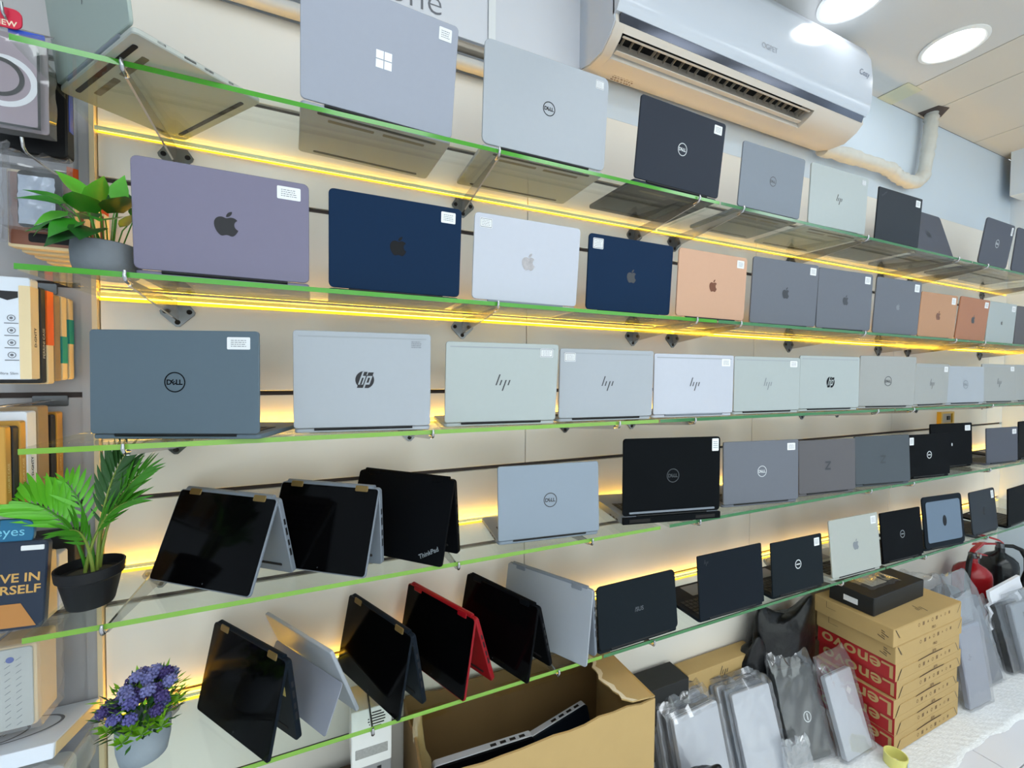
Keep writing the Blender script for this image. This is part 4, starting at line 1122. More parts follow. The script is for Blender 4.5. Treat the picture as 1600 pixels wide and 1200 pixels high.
# purple flowers in a grey pot on the lowest shelf
fz = SZ[4] + 0.0052
fl_ = thing('potted_flowers', 'purple artificial flowers in a round grey pot at the left end of the lowest shelf', 'plant', (-.350, -.185, fz))
MB().lathe([(.036, 0), (.040, .003), (.045, .03), (.0465, .062), (.046, .080), (.043, .081), (.040, .066), (0, .064)], 28).build('pot', mat('pale_concrete', (146, 156, 166), .75, var=.1, scale=25, bump=.25, bscale=120), fl_, smooth=50)
PUR = [mat('purple_floret', (84, 82, 146), .6, var=.25, scale=60), mat('pale_purple_floret', (112, 114, 170), .6, var=.25, scale=60), mat('deep_purple_floret', (64, 52, 112), .6, var=.25, scale=60)]
def floret(me_name, m, seed):
    rnd = random.Random(seed)
    b = MB()
    for k in range(26):
        a = k * 2.4
        z = 1 - 2 * (k + .5) / 34
        r = math.sqrt(max(0, 1 - z * z))
        c = Vector((r * math.cos(a), r * math.sin(a), z))
        T = Matrix.Translation(c * .0105) @ c.to_track_quat('Z', 'Y').to_matrix().to_4x4()
        b.add([(-.0036, -.0012, 0), (0, -.0044, .0022), (.0036, -.0012, 0), (.002, .0035, .001), (-.002, .0035, .001), (0, 0, .0042)], [(0, 1, 5), (1, 2, 5), (2, 3, 5), (3, 4, 5), (4, 0, 5)], 0, T)
    b.lathe([(.001, -.010), (.0085, -.005), (.0095, .002), (.006, .009), (.001, .0108)], 10)
    o = b.build(me_name, m, fl_)
    me = o.data
    bpy.data.objects.remove(o)
    return me
FM = [floret('flower_head', m, i) for i, m in enumerate(PUR)]
rnd = random.Random(17)
for k in range(19):
    a, rr = k * 2.4, .058 * math.sqrt((k + .5) / 19)
    x, y = rr * math.cos(a), rr * math.sin(a) * .85
    zz = .138 + .022 * (1 - rr / .056) + rnd.uniform(-.02, .02) - .5 * max(0, -x - .01) + .35 * max(0, x)
    place('flower_head', FM[k % 3 if k % 3 else rnd.randrange(3)], fl_, (x, y, zz), (rnd.uniform(-.4, .4), rnd.uniform(-.4, .4), a), (1.0,) * 3)
for k in range(8):
    a = k * 2.4
    x, y = .048 * math.cos(a), -.02 + .036 * math.sin(a)
    place('flower_head', FM[rnd.randrange(3)], fl_, (x - .004, y - .012, .118 + .018 * rnd.random()), (rnd.uniform(-.5, .5), rnd.uniform(-.5, .5), a), (.9,) * 3)
b = MB()
for k in range(420):
    a = rnd.uniform(0, 2 * PI)
    el = rnd.uniform(-.1, 1.3)
    r0 = rnd.uniform(.012, .062)
    c = Vector((r0 * math.cos(a), r0 * math.sin(a), rnd.uniform(.068, .142)))
    d = Vector((math.cos(a) * math.cos(el), math.sin(a) * math.cos(el), math.sin(el)))
    s_ = d.cross(Vector((0, 0, 1))).normalized() * .0034
    L_ = rnd.uniform(.018, .034)
    b.add([c, c + d * L_ * .5 + s_, c + d * L_, c + d * L_ * .5 - s_], [(0, 1, 2, 3)], rnd.randrange(3))
o = b.build('foliage', [mat('flower_leaf_deep', (30, 74, 30), .5, var=.2), mat('flower_leaf', (54, 112, 34), .5, var=.2), mat('flower_leaf_lime', (132, 190, 36), .5, var=.2)], fl_, fix=False)
o['kind'] = 'stuff'
b = MB()
for (x, y, z) in ((.034, -.055, .104), (.054, -.03, .118), (.016, -.064, .088), (-.044, -.046, .098), (.060, -.01, .104), (-.014, -.064, .080), (.044, -.05, .084), (.0, -.066, .104)):
    for k in range(10):
        a = k * 2.4
        el = .2 + .09 * k
        d = Vector((math.cos(a) * math.cos(el), math.sin(a) * math.cos(el) - .3, math.sin(el)))
        s_ = d.cross(Vector((0, 0, 1))).normalized() * .0058
        c = Vector((x, y, z))
        b.add([c, c + d * .011 + s_, c + d * .022, c + d * .011 - s_], [(0, 1, 2, 3)])
b.build('rosettes', MATS['flower_leaf_lime'], fl_, fix=False)

# ------------------------------------------------------------------ floor mat, cartons, bags
b = MB()
nx, ny = 260, 46
rnd = random.Random(2)
edge = [-.492 + .008 * math.sin(i * .11) + .005 * math.sin(i * .37 + 1) + rnd.uniform(-.0015, .0015) for i in range(nx + 1)]
vs_, fs = [], []
for i in range(nx + 1):
    x = .95 + 3.2 * i / nx
    for j in range(ny + 1):
        y = -.004 + (edge[i] + .004) * j / ny
        h_ = .006 + .003 * math.sin(x * 120 + .5 * math.sin(y * 90)) * math.sin(y * 210) + (.010 * max(0, math.sin(x * 7)) * (j / ny) ** 3)
        vs_.append((x, y, h_ if j < ny else .0006))
for i in range(nx):
    for j in range(ny):
        a = i * (ny + 1) + j
        fs.append((a, a + 1, a + ny + 2, a + ny + 1))
MATW = mat('white_knitted_cloth', (230, 231, 232), .9, spec=.1, var=.16, scale=120, bump=1.0, bscale=200, stretch=(.45, 1, 1))
mo = b.add(vs_, fs).build('floor_mat', MATW, smooth=70)
tag(mo, 'white knitted cloth mat on the floor under the cartons', 'mat')
mo['kind'] = 'thing'
FZ = .0095

# open cardboard box
BX0, BX1, BY0, BY1, BH = .215, .915, -.318, -.022, .58
cb = thing('cardboard_box', 'large open brown cardboard box with a torn flap under the lowest shelf', 'box', (0, 0, 0))
def card_sheet(m, x0, x1, y0, y1, z0, z1, nx=14, seed=1, rag=.006):
    rnd = random.Random(seed)
    along = 'x' if x1 - x0 > y1 - y0 else 'y'
    n = nx
    rings = []
    for k in range(n + 1):
        t = k / n
        e = z1 + rnd.uniform(-rag, rag * .5)
        wv = .0025 * math.sin(t * 9 + seed)
        if along == 'x':
            x = x0 + (x1 - x0) * t
            rings.append([(x, y0 + wv, z0), (x, y1 + wv, z0), (x, y1 + wv, e), (x, y0 + wv, e)])
        else:
            y = y0 + (y1 - y0) * t
            rings.append([(x0 + wv, y, z0), (x1 + wv, y, z0), (x1 + wv, y, e), (x0 + wv, y, e)])
    return m.loops(rings)
card_sheet(MB(), BX0, BX1, BY0, BY0 + .006, .002, BH, seed=1).build('front_wall', KRAFT, cb)
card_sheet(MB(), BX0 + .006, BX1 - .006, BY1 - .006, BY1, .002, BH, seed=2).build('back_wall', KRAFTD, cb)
card_sheet(MB(), BX1 - .006, BX1, BY0 + .0065, BY1, .002, BH - .004, seed=3).build('side_wall', KRAFT, cb)
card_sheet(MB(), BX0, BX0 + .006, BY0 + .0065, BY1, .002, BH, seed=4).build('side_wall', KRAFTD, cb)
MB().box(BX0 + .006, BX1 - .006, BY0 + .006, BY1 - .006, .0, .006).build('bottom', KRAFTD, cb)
rnd = random.Random(9)
out = [(BX1, BY0 + .0), (BX1, BY1)]
for k in range(17):
    t = k / 16
    out.append((BX1 - .108 + .012 * math.sin(t * 7) + rnd.uniform(-.008, .008) + (.02 if k in (0, 16) else 0), BY1 + (BY0 - BY1) * t))
zf = lambda x: BH + .002 + (BX1 - x) * .10
rings = [[(x, y, zf(x)) for x, y in out], [(x, y, zf(x) + .004) for x, y in out]]
MB().loops(rings).build('torn_flap', KRAFT, cb)
m = MB()
inner = [(x + .016 + .004 * math.sin(i * 1.7), y) for i, (x, y) in enumerate(out[2:])]
rg = out[2:]
v2 = []
for (xa, ya), (xb, yb) in zip(rg, inner):
    v2 += [(xa, ya, zf(xa) + .0046), (xb, yb, zf(xb) + .0046)]
m.add(v2, [(2 * i, 2 * i + 1, 2 * i + 3, 2 * i + 2) for i in range(len(rg) - 1)]).build('torn_edge', mat('torn_card_core', (226, 212, 182), .9, var=.1, scale=60), cb, fix=False)
MB().box(BX1 - .026, BX1 - .001, BY0, BY1, zf(BX1) + .004, zf(BX1) + .0048).build('packing_tape', mat('brown_packing_tape', (176, 140, 78), .3), cb)
MB().box(BX0 + .01, BX1 - .012, BY1 - .0072, BY1 - .0062, BH - .085, BH - .045).build('packing_tape', mat('dark_packing_tape', (124, 96, 52), .35), cb)
# tape strip hanging in the left end of the box
rnd = random.Random(6)
rr = []
for k in range(9):
    t = k / 8
    c = Vector((BX0 + .012 + .022 * t, -.165 - .05 * t, BH + .05 - .22 * t))
    w_ = .012 + .012 * t
    rr.append([tuple(c + Vector((w_ * math.cos(2 * PI * i / 8) * (1 + rnd.uniform(-.3, .3)), .4 * w_ * math.sin(2 * PI * i / 8), 0))) for i in range(8)])
MB().loops(rr).build('loose_tape', clear('yellowed_clear_tape', (.86, .72, .36), .12, .7, .12, .25, (.8, .68, .35)), cb, smooth=60)
# laptops dropped in the box
def slab_laptop(name, label, loc, rot, w, h, t, m, edge, cat='laptop', group=None, ports=True):
    o = thing(name, label, cat, loc, 0, group)
    o.rotation_euler = rot
    MB().slab(-w / 2, w / 2, 0, h, -t / 2, -t * .28, .010, .0014).build('lid', m, o, smooth=40)
    MB().slab(-w / 2, w / 2, 0, h, -t * .24, t / 2, .010, .0014).build('base', edge, o, smooth=40)
    if ports:
        for k in range(4):
            MB().box(w * .06 + .03 * k, w * .06 + .018 + .03 * k, -t * .08, t * .22, h - .001, h + .0006).build('port', BLACKP, o)
    return o
slab_laptop('laptop', 'dark laptop with silver edge standing in the cardboard box, nearer the left', (.42, -.20, .232), (-.12, .0, -.05), .30, .245, .034, LC['pitch'], LC['bag_silver'], group='laptops in the cardboard box')
slab_laptop('laptop', 'black laptop with ports along its edge standing behind in the cardboard box', (.69, -.155, .19), (-.12, -.16, .06), .30, .25, .030, LC['blue_black'], LC['bag_silver'], group='laptops in the cardboard box')
slab_laptop('laptop', 'black laptop lying flat at the bottom of the cardboard box', (.52, -.29, .10), (-1.571, 0, 0.0), .36, .24, .03, LC['pitch'], LC['pitch'], group='laptops in the cardboard box')
jk = thing('carton', 'dark carton holding up the laptops inside the cardboard box', 'box', (.55, -.165, .0065))
MB().slab(-.31, .31, -.12, .12, 0, .074, .004, .001, flat=True, n=2).build('carton_body', KRAFTD, jk)
jk2 = thing('adapter_bundle', 'heap of black adapters in the cardboard box', 'adapter', (.57, -.165, .116))
for k, (x, y, a) in enumerate(((-.2, -.03, .3), (-.05, .0, -.4), (.1, -.02, .6), (.2, .02, -.2), (.02, .05, .1))):
    MB().slab(-.055, .055, -.03, .03, 0, .09 + .006 * k, .008, .003, flat=True).build('adapter', BLACKP, jk2, (x, y * .6, .0), (0, 0, a), smooth=40)
pc = thing('card_scrap', 'torn brown card scrap among the laptops in the cardboard box', 'card', (.70, -.26, .40))
pc.rotation_euler = (.5, .6, .3)
MB().prism([(-.05, -.02), (.05, -.03), (.06, .02), (.01, .05), (-.04, .02)], -.002, .002).build('card', mat('brown_scrap', (136, 112, 92), .8), pc)

# power supply boxes under the lowest shelf
dk = thing('carton', 'dark carton on the floor under the lowest shelf, left of the cardboard box', 'box', (-.03, -.125, 0))
MB().slab(-.20, .20, -.10, .095, 0, .44, .004, .0015, flat=True, n=2).build('carton_body', mat('dark_brown_carton', (70, 58, 44), .8, var=.1), dk)
MB().box(-.20, .20, -.006, .006, .440, .4405).build('packing_tape', MATS['dark_packing_tape'], dk)
gd = thing('power_unit', 'grey metal power unit under the white one', 'power unit', (.112, -.125, .441))
MB().slab(-.048, .048, -.045, .05, 0, .104, .004, .001, flat=True, n=2).build('housing', mat('grey_metal_case', (140, 140, 140), .5, var=.06), gd)
MB().slab(-.03, .03, .03, .075, -.0458, -.0448, .002, .0003, n=2).build('face_plate', mat('pale_grey_case', (170, 170, 168), .5), gd)
MB().box(.012, .022, -.047, -.0455, .08, .092).build('socket', BLACKP, gd)
wp = thing('power_unit', 'white power unit with slotted grille seen through the lowest shelf', 'power unit', (.110, -.125, .5455))
MB().slab(-.050, .050, -.05, .05, 0, .150, .004, .0015, flat=True, n=2).build('housing', mat('white_metal_case', (222, 222, 218), .45), wp)
for k in range(6):
    hw = (.012, .019, .022, .022, .019, .012)[k]
    MB().slab(.0 - hw, .0 + hw, .098 + .0075 * k, .1015 + .0075 * k, -.0506, -.0496, .0017, .0002, n=2).build('grille_slot', INKB, wp, (.012, 0, 0))
MB().slab(-.040, .040, .025, .050, -.0507, -.0497, .001, .0002, n=1).build('rating_label', mat('grey_rating_label', (150, 150, 146), .5, var=.25, scale=160), wp)

# cartons stacked on the mat
def carton(x0, x1, y0, y1, z0, z1, label, group, kind):
    t = thing('laptop_carton', label, 'box', ((x0 + x1) / 2, (y0 + y1) / 2, z0), 0, group)
    w, d, h = x1 - x0, y1 - y0, z1 - z0 - .0012
    MB().slab(-w / 2, w / 2, -d / 2, d / 2, 0, h, .003, .0012, flat=True, n=2).build('carton_body', KRAFT, t)
    fy = -d / 2 - .0006
    lf = MB()                                   # tuck flap on the front: trapezoid proud of the face
    lf.prism([(-w / 2 + .012, .002), (-w / 2 + .045, h * .62), (w / 2 - .045, h * .62), (w / 2 - .012, .002)] if kind == 'red' else [(-w / 2 + .012, h - .002), (-w / 2 + .05, h * .42), (w / 2 - .05, h * .42), (w / 2 - .012, h - .002)], fy - .0010, fy + .0005)
    lf.build('tuck_flap', KRAFT, t)
    for sx in (-1, 1):
        MB().add([(sx * (w / 2 - .012), fy - .0013, h * (.06 if kind == 'red' else .94)), (sx * (w / 2 - .016), fy - .0013, h * (.06 if kind == 'red' else .94)), (sx * (w / 2 - .043), fy - .0013, h * (.6 if kind == 'red' else .44)), (sx * (w / 2 - .039), fy - .0013, h * (.6 if kind == 'red' else .44))], [(0, 1, 2, 3)]).build('slit', INKB, t, fix=False)
    rnd = random.Random(int(z0 * 1000))
    m = MB()
    iz = h * (.30 if kind == 'red' else .70)
    for k in range(8):
        u = -w * .16 + .036 * k
        s = annulus(.32, .5, 10) if k % 3 == 0 else (rect2(-.5, .5, -.5, .5) if k % 3 == 1 else xf(disc(.5, 3), 1, 0, 0, PI / 2))
        m.flat(xf(s, .016 - .003 * (k > 4), u, iz), lambda a, b: (a, fy - .0014, b))
    m.flat(xf(text('are' if kind == 'red' else 'PRO', 0, .02), .012, .035, h * (.80 if kind == 'red' else .22)), lambda a, b: (a, fy - .0014, b))
    _o = m.build('icon_print', mat('brown_ink', (120, 92, 56), .7), t, fix=False)
    _o['kind'] = 'stuff'
    if kind == 'red':
        MB().prism([(-.10, h * .60), (.0, h * .64), (.10, h * .62), (.11, h * .66), (.0, h * .685), (-.09, h * .64)], fy - .0016, fy - .0008).build('hand_slot', mat('slot_shadow', (70, 48, 30), .8), t)
        MB().box(-w / 2 - .0007, -w / 2 + .0002, -d / 2 + .001, d / 2 - .001, .001, h - .001).build('red_side', RED, t)
        MB().flat(xf(text('Lenovo', 0, .015), h * .74, 0, 0, PI, 1.22), lambda u, v: (-w / 2 - .0010, -d / 2 + .145 - u * 1.0 - .0, h * .46 + v)).build('side_lettering', KRAFT, t, fix=False)
    else:
        MB().flat(xf(four_strokes(), .038, 0, 0, PI / 2), lambda u, v: (-w / 2 - .0008, -d / 2 + .035 - u, h * .5 + v)).build('stroke_mark', INKB, t, fix=False)
        m = MB()
        for a in (rect2(-.10, -.0985, -h * .36, 0), rect2(-.10, -.06, -h * .37, -h * .355)):
            m.flat(a, lambda u, v: (-w / 2 - .0008, -u, h * .9 + v))
        m.build('flap_line', INKB, t, fix=False)
        MB().flat(xf(four_strokes(), .05, .0, 0, PI), lambda u, v: (.02 + u, -d / 2 + .045 + v, h + .0004)).build('stroke_mark', INKB, t, fix=False)
    return t
hs = .0755
zz = FZ
for k in range(5):
    dx = (.0, .0, -.012, .006, -.006)[k]
    carton(2.135 + dx, 2.665 + dx * 1.6, -.372, -.072, zz, zz + hs, '%s of the red-sided cartons in the stack' % ('lowest', 'second from the bottom', 'middle one', 'second from the top', 'topmost')[k], 'red-sided laptop cartons', 'red')
    zz += hs
for k in range(2):
    carton(2.12 - .02 * k, 2.668 - .012 * k, -.374, -.070, zz, zz + hs, ('plain kraft carton directly on the red-sided ones', 'plain kraft carton on top of the stack, under the black box')[k], 'plain kraft cartons', 'plain')
    zz += hs
bb = thing('black_box', 'flat black box with clear wrap lying on top of the kraft carton stack', 'box', (2.345, -.196, zz))
MB().slab(-.215, .205, -.090, .085, 0, .078, .004, .002, flat=True, n=2).build('box_body', mat('matt_black_card', (18, 20, 20), .6, var=.1), bb, (0, 0, 0), (0, 0, .02))
MB().box(-.2185, -.2165, -.035, .02, .022, .046).build('white_label', WHITE, bb)
rnd = random.Random(12)
b = MB()
vs_ = [(-.14 + .24 * i / 10 + rnd.uniform(-.005, .005), -.05 + .11 * j / 7 + rnd.uniform(-.005, .005), .0792 + abs(rnd.gauss(0, .006)) * (1 if 0 < i < 10 and 0 < j < 7 else .1)) for j in range(8) for i in range(11)]
b.add(vs_, [(j * 11 + i, j * 11 + i + 1, j * 11 + i + 12, j * 11 + i + 11) for j in range(7) for i in range(10)]).build('clear_wrap', FILM, bb, smooth=60)
MB().slab(-.10, .02, -.03, .05, .0783, .0788, .004, .0001, flat=True, n=2).build('paper_sheet', PALE, bb)
tp = thing('tape_roll', 'yellow tape ring standing on the mat in front of the red carton', 'tape', (2.085, -.40, FZ + .0225))
tp.rotation_euler = (PI / 2, 0, .2)
MB().loops([[(r_ * math.cos(2 * PI * k / 28), y_, r_ * math.sin(2 * PI * k / 28)) for k in range(28)] for r_, y_ in ((.038, -.022), (.038, .022), (.0345, .022), (.0345, -.022), (.038, -.022))], cap=False).build('tape_ring', mat('pale_yellow_tape', (226, 220, 130), .4), tp, smooth=40)
MB().box(-.012, .012, -.018, .01, .0, .001).build('blue_sticker', mat('pale_blue_sticker', (190, 200, 214), .5), tp, (.0, -.0, .0375))

# cartons against the wall behind the bags
k1 = thing('laptop_carton', 'kraft carton with four dark strokes standing against the wall behind the bagged laptops', 'box', (1.50, -.046, FZ))
MB().slab(-.20, .20, -.036, .036, 0, .372, .003, .0012, flat=True, n=2).build('carton_body', KRAFT, k1)
MB().flat(xf(four_strokes(), .05, 0, 0), lambda u, v: (u, -.0366, .335 + v)).build('stroke_mark', INKB, k1, fix=False)
k2 = thing('carton', 'black carton between the cardboard box and the kraft carton', 'box', (1.15, -.066, FZ - .009))
MB().slab(-.13, .12, -.05, .05, 0, .405, .003, .0012, flat=True, n=2).build('carton_body', mat('matt_black_card', (18, 20, 20), .6), k2)

# bagged laptops leaning against the wall
def bagged(label, x, y, yaw, tilt, w, h, t, m, group, seed, top=.05, lg=None, lgm='grey', lgs=.04, lgat=None, lgrot=PI / 2, film=True, lab=None):
    o = thing('bagged_laptop', label, 'laptop', (x, y, FZ), yaw, group)
    o.rotation_euler = (-tilt, 0, yaw)
    b_ = MB().slab(-w / 2, w / 2, .003, h, -t, -.001, .010, .002).build('laptop_body', m, o, smooth=40)
    MB().slab(-w / 2 + .0005, w / 2 - .0005, .0035, h - .0005, -t * .52, -t * .44, .010, .0002).build('lid_gap', BLACKP, b_, (0, 0, 0)).scale = (1.004, 1, 1.002)
    if lg:
        logo(b_, lg, LM[lgm], lgs, w, h, lgat or (0, h * .45), lgrot, y=-t - .0005)
    if lab:
        MB().slab(lab[0], lab[1], lab[2], lab[3], -t - .0012, -t - .0002, .002, .0001, n=1).build('white_label', WHITE, b_)
    if film:
        film_pouch(MB(), w + .006, h + .004, t + .003, seed, top=top, amp=.0055, nx=12, nz=16).build('plastic_bag', FILM, o, smooth=25)
    return o
GA, GBb, GD, GR = 'silver bagged laptops beside the cardboard box', 'white bagged laptops in the second stack', 'dark bagged laptops behind the stroke-marked one', 'bagged laptops right of the cartons'
OR_ = ['front', 'second', 'third', 'fourth', 'fifth', 'sixth', 'seventh']
for k in range(5):
    bagged('%s of the silver bagged laptops leaning next to the cardboard box' % OR_[k], 1.254 - .012 * k, -.236 + .0275 * k, .046 + .02 * (k % 2), .282, .226, .32 + .004 * (k % 3), .021, LC['bag_silver'] if k % 2 == 0 else LC['space_grey'], GA, 60 + k, lg='disc' if k == 0 else None, lgm='light', lgs=.045, lgat=(.02, .14), top=.03 if k else .006, film=k < 4)
for k in range(6):
    bagged('%s of the pale bagged laptops in the middle stack' % OR_[k], 1.545 - .012 * k, -.244 + .0235 * k, -.05 + .015 * (k % 2), .32, .20, .312 + .003 * (k % 3), .018, LC['bag_silver'] if k % 2 == 0 else LC['steel'], GBb, 70 + k, top=.02, film=k < 3)
for k in range(3):
    bagged(('dark bagged laptop with a pale oval badge, leaning left of the whitish one', 'dark laptop right behind the oval-badged bagged laptop', 'dark laptop furthest behind the oval-badged bagged laptop')[k], 1.790 + .01 * k, -.245 + .034 * k, -.128, .319, .20, .33, .024, LC['bag_dark'] if k == 0 else LC['black'], GD, 80 + k, lg='ovalring' if k == 0 else None, lgm='light', lgs=.04, lgat=(.02, .15), top=.06 if k == 0 else .01, film=k == 0)
bagged('whitish bagged laptop with a diamond label leaning on the red cartons', 1.995, -.305, .007, .314, .180, .30, .022, LC['bag_silver'], 'bagged laptops by the red cartons', 90, top=.07, lab=None)
o = [q for q in bpy.data.objects if q.name.startswith('bagged_laptop')][-1]
MB().slab(-.012, .012, -.012, .012, -.0235, -.0225, .001, .0001, n=1).build('diamond_label', WHITE, o, (.035, 0, .225), (0, PI / 4, 0))
bagged('plain silver bagged laptop with four small strokes directly right of the cartons', 2.83, -.375, -.05, .16, .19, .36, .02, LC['pale_blue_grey'], GR, 91, top=.13, lg='strokes', lgm='dark', lgs=.03, lgat=(-.03, .22), lgrot=PI / 2)
bagged('grey laptop in a loose clear bag behind the stroke-marked one', 3.07, -.33, -.05, .28, .22, .40, .024, LC['space_grey'], GR, 92, top=.12)
bagged('silver bagged laptop with dark letters and a white label near the right edge', 3.46, -.375, -.07, .213, .218, .33, .022, LC['silver'], GR, 93, top=.05, lab=(-.03, .03, .10, .20))
o = [q for q in bpy.data.objects if q.name.startswith('bagged_laptop')][-1]
MB().flat(xf(text('ZZZ', 0, .02), .02, 0, 0, PI / 2), lambda u, v: (u + .0, -.0232, .26 + v)).build('dark_letters', INKB, o, fix=False)
bagged('black bagged laptop behind the one with dark letters', 3.38, -.345, -.07, .23, .21, .33, .024, LC['black'], GR, 94, top=.03)
bagged('silver laptop at the photo edge, right of the dark-lettered one', 3.80, -.33, -.05, .2, .20, .30, .02, LC['silver'], GR, 95, top=.03)
eb = thing('plastic_bag', 'empty clear plastic bag hanging in front of the oval-badged bagged laptop', 'bag', (1.668, -.285, FZ))
eb.rotation_euler = (-.25, .06, -.05)
film_pouch(MB(), .12, .115, .012, 77, top=.02, amp=.007, nx=12, nz=14).build('clear_bag', clear('milky_plastic_film', (.95, .96, .97), .14, .75, .10, .18, (.88, .91, .95)), eb, smooth=25)
# white foam wrap
b = MB()
rings = []
for k in range(15):
    t = k / 14
    z = .0 + .40 * t
    wv = .010 * math.sin(t * 34)
    rings.append([(3.26, -.275 + wv, z), (3.63, -.275 + wv, z + .02 * t), (3.63, -.262 + wv, z + .02 * t), (3.26, -.262 + wv, z)])
tag(b.loops(rings).build('foam_wrap', mat('white_foam_sheet', (226, 228, 234), .7, var=.02), smooth=50), 'white ribbed foam sheet standing in front of the fire extinguishers', 'foam').location = (0, 0, FZ)

# black bags
def crumple(name, label, c, r, m, seed, cat='bag', pw=.35, n=(44, 72), ears=2):
    """a crumpled bag: a squat blob whose surface is folded into creases, with a few peaks pulled up at the top"""
    rnd = random.Random(seed)
    dirs = []
    for _ in range(46):
        v = Vector((rnd.gauss(0, 1), rnd.gauss(0, 1), rnd.gauss(0, 1))).normalized()
        dirs.append((v, rnd.uniform(.5, 1.0)))
    pk = [(rnd.uniform(0, 2 * PI), rnd.uniform(.35, .8)) for _ in range(ears)]
    rings = []
    for k in range(n[0] + 1):
        el = -PI / 2 + PI * k / n[0]
        ring = []
        for i in range(n[1]):
            a = 2 * PI * i / n[1]
            d = Vector((math.cos(el) * math.cos(a), math.cos(el) * math.sin(a), math.sin(el)))
            # creases: distance to the nearest of many random facets
            q = sorted((-(d.dot(v)) * w for v, w in dirs))
            f = 1 - pw * .9 * abs(q[0] - q[1]) - pw * .35 * (1 + q[0])
            rr = max(.03, math.cos(el)) ** .5 / max(math.cos(el), 1e-3) if math.cos(el) > .03 else 1
            x, y, z = d.x * rr * f, d.y * rr * f, d.z * f
            for pa, ph in pk:
                g = max(0, math.cos((a - pa))) ** 6 * max(0, math.sin(el)) ** 2 * math.cos(el)
                z += g * ph * 1.1
                x += g * .4 * math.cos(pa)
            ring.append((c[0] + r[0] * x, min(-.006, c[1] + r[1] * y), max(FZ, c[2] + r[2] * z)))
        rings.append(ring)
    o = MB().loops(rings).build(name, m, smooth=60)
    if cat:
        tag(o, label, cat)
    return o
BBAG = mat('black_bin_bag', (9, 10, 12), .28, spec=.35, var=.2, bump=1.0, bscale=38)
crumple('plastic_bag', 'tall crumpled black plastic bag against the wall behind the dark bagged laptops', (1.87, -.085, .27), (.19, .074, .24), BBAG, 3, ears=3)
crumple('plastic_bag', 'lower black plastic bag between the pale stack and the tall black bag', (1.70, -.066, .20), (.13, .056, .20), BBAG, 5)
crumple('plastic_bag', 'black plastic bag on the floor in front of the silver bagged laptops', (1.13, -.30, .12), (.105, .06, .13), BBAG, 7, pw=.6, ears=1)
crumple('plastic_bag', 'clear crumpled plastic bag behind the kraft carton stack, below the lowest shelf', (2.88, -.13, .27), (.17, .09, .25), FILM, 8, ears=3)
crumple('plastic_bag', 'clear crumpled plastic bag in front of the red fire extinguisher', (3.20, -.25, .18), (.09, .04, .19), FILM, 9)
lb_ = thing('laptop_bag', 'dark laptop bag behind the clear bags near the red fire extinguisher', 'bag', (3.22, -.085, FZ))
MB().slab(-.16, .16, 0, .33, -.035, .035, .03, .01).build('bag_body', mat('dark_grey_cloth', (40, 42, 46), .8, var=.15), lb_, smooth=50)
MB().tube([(-.05, 0, .33), (-.045, 0, .355), (.045, 0, .355), (.05, 0, .33)], .006, 8).build('handle', BLACKP, lb_, smooth=50)

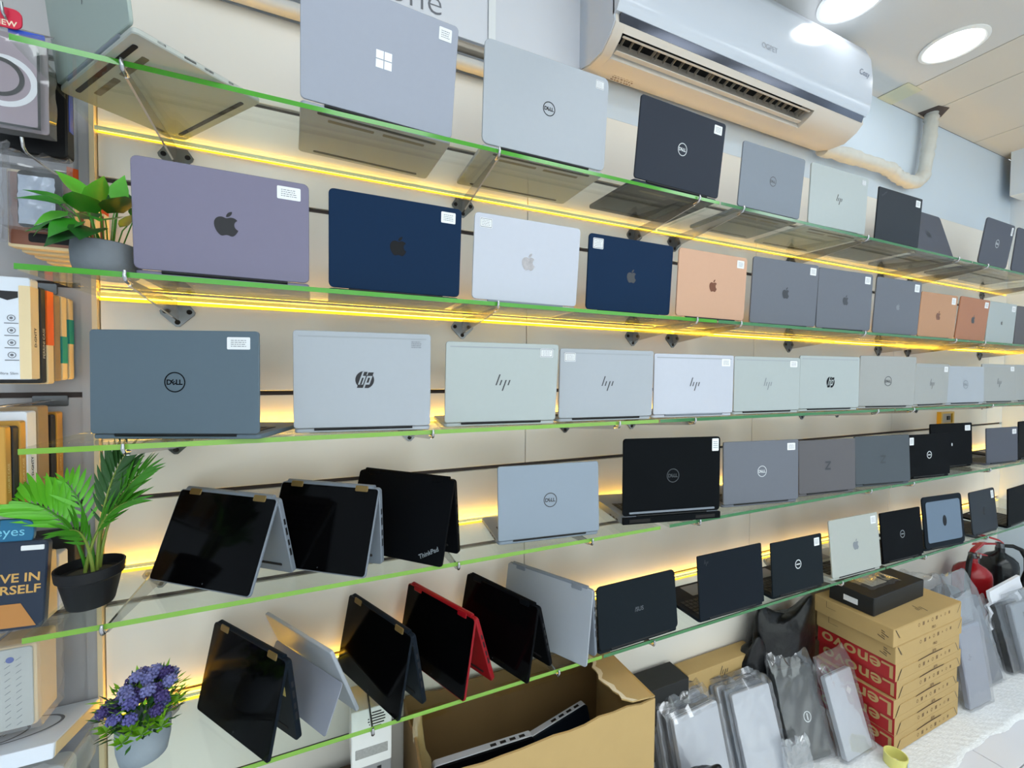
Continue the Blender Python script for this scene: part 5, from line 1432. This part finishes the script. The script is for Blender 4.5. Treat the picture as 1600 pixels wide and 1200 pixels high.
# fire extinguishers
def extinguisher(x, y, label, body, handle, r=.085, H=.435, yaw=0.0, k=1.0):
    t = thing('fire_extinguisher', label, 'extinguisher', (x, y, FZ), yaw)
    MB().lathe([(r * .9, 0), (r, .012), (r, H - .05), (r * .93, H - .022), (r * .7, H), (r * .36, H + .018), (r * .26, H + .026), (r * .26, H + .05), (.0, H + .05)], 28).build('cylinder', body, t, smooth=45)
    MB().lathe([(.018, H + .05), (.020, H + .055), (.020, H + .078), (.012, H + .084), (0, H + .084)], 16).build('valve', STEEL, t, smooth=40)
    MB().loops([[(-.012, -.011, H + .086), (.004, -.011, H + .10), (.10, -.008, H + .125), (.16, -.006, H + .118)], [(-.012, .011, H + .086), (.004, .011, H + .10), (.10, .008, H + .125), (.16, .006, H + .118)], [(-.012, .011, H + .080), (.004, .011, H + .092), (.10, .008, H + .114), (.16, .006, H + .112)], [(-.012, -.011, H + .080), (.004, -.011, H + .092), (.10, -.008, H + .114), (.16, -.006, H + .112)], [(-.012, -.011, H + .086), (.004, -.011, H + .10), (.10, -.008, H + .125), (.16, -.006, H + .118)]], cap=True, closed=False).build('lever', handle, t)
    MB().loops([[(.01, -.009, H + .076), (.09, -.007, H + .062), (.18, -.004, H + .036)], [(.01, .009, H + .076), (.09, .007, H + .062), (.18, .004, H + .036)], [(.01, .009, H + .070), (.09, .007, H + .052), (.18, .004, H + .030)], [(.01, -.009, H + .070), (.09, -.007, H + .052), (.18, -.004, H + .030)], [(.01, -.009, H + .076), (.09, -.007, H + .062), (.18, -.004, H + .036)]], closed=False).build('grip', handle, t)
    MB().tube([(-.018, 0, H + .066), (-.06, -.01, H + .068), (-.10, -.02, H + .05), (-.125, -.025, H - .0), (-.128, -.025, H - .08), (-.10, -.025, H - .2)], [.010, .012, .013, .013, .013, .014], 10).build('hose', BLACKP, t, smooth=60)
    MB().tube([(.0, -.02, H + .07), (.0, -.034, H + .07)], .012, 12).build('gauge', CHROME, t, smooth=40)
    MB().slab(-.045, .045, .10, .26, 0, .0, .004, .0) if False else None
    return t
REDX = mat('red_enamel', (150, 16, 24), .25, var=.05)
extinguisher(3.50, -.12, 'red fire extinguisher with black hose standing by the right end of the mat', REDX, mat('red_lever', (176, 26, 36), .4))
e2 = extinguisher(3.92, -.10, 'black fire extinguisher with a red lever at the right edge of the photo', mat('black_enamel', (18, 22, 24), .2), mat('red_lever', (176, 26, 36), .4), H=.42, yaw=2.2)
jc = thing('cylinder_can', 'small dark bottle at the right photo edge before the black extinguisher', 'bottle', (4.02, -.24, FZ))
MB().lathe([(.035, 0), (.036, .01), (.036, .25), (.02, .28), (.02, .30), (0, .30)], 18).build('can_body', mat('dark_teal_can', (28, 46, 54), .3), jc, smooth=40)
MB().lathe([(.022, .30), (.022, .325), (0, .327)], 14).build('cap', WHITE, jc, smooth=40)
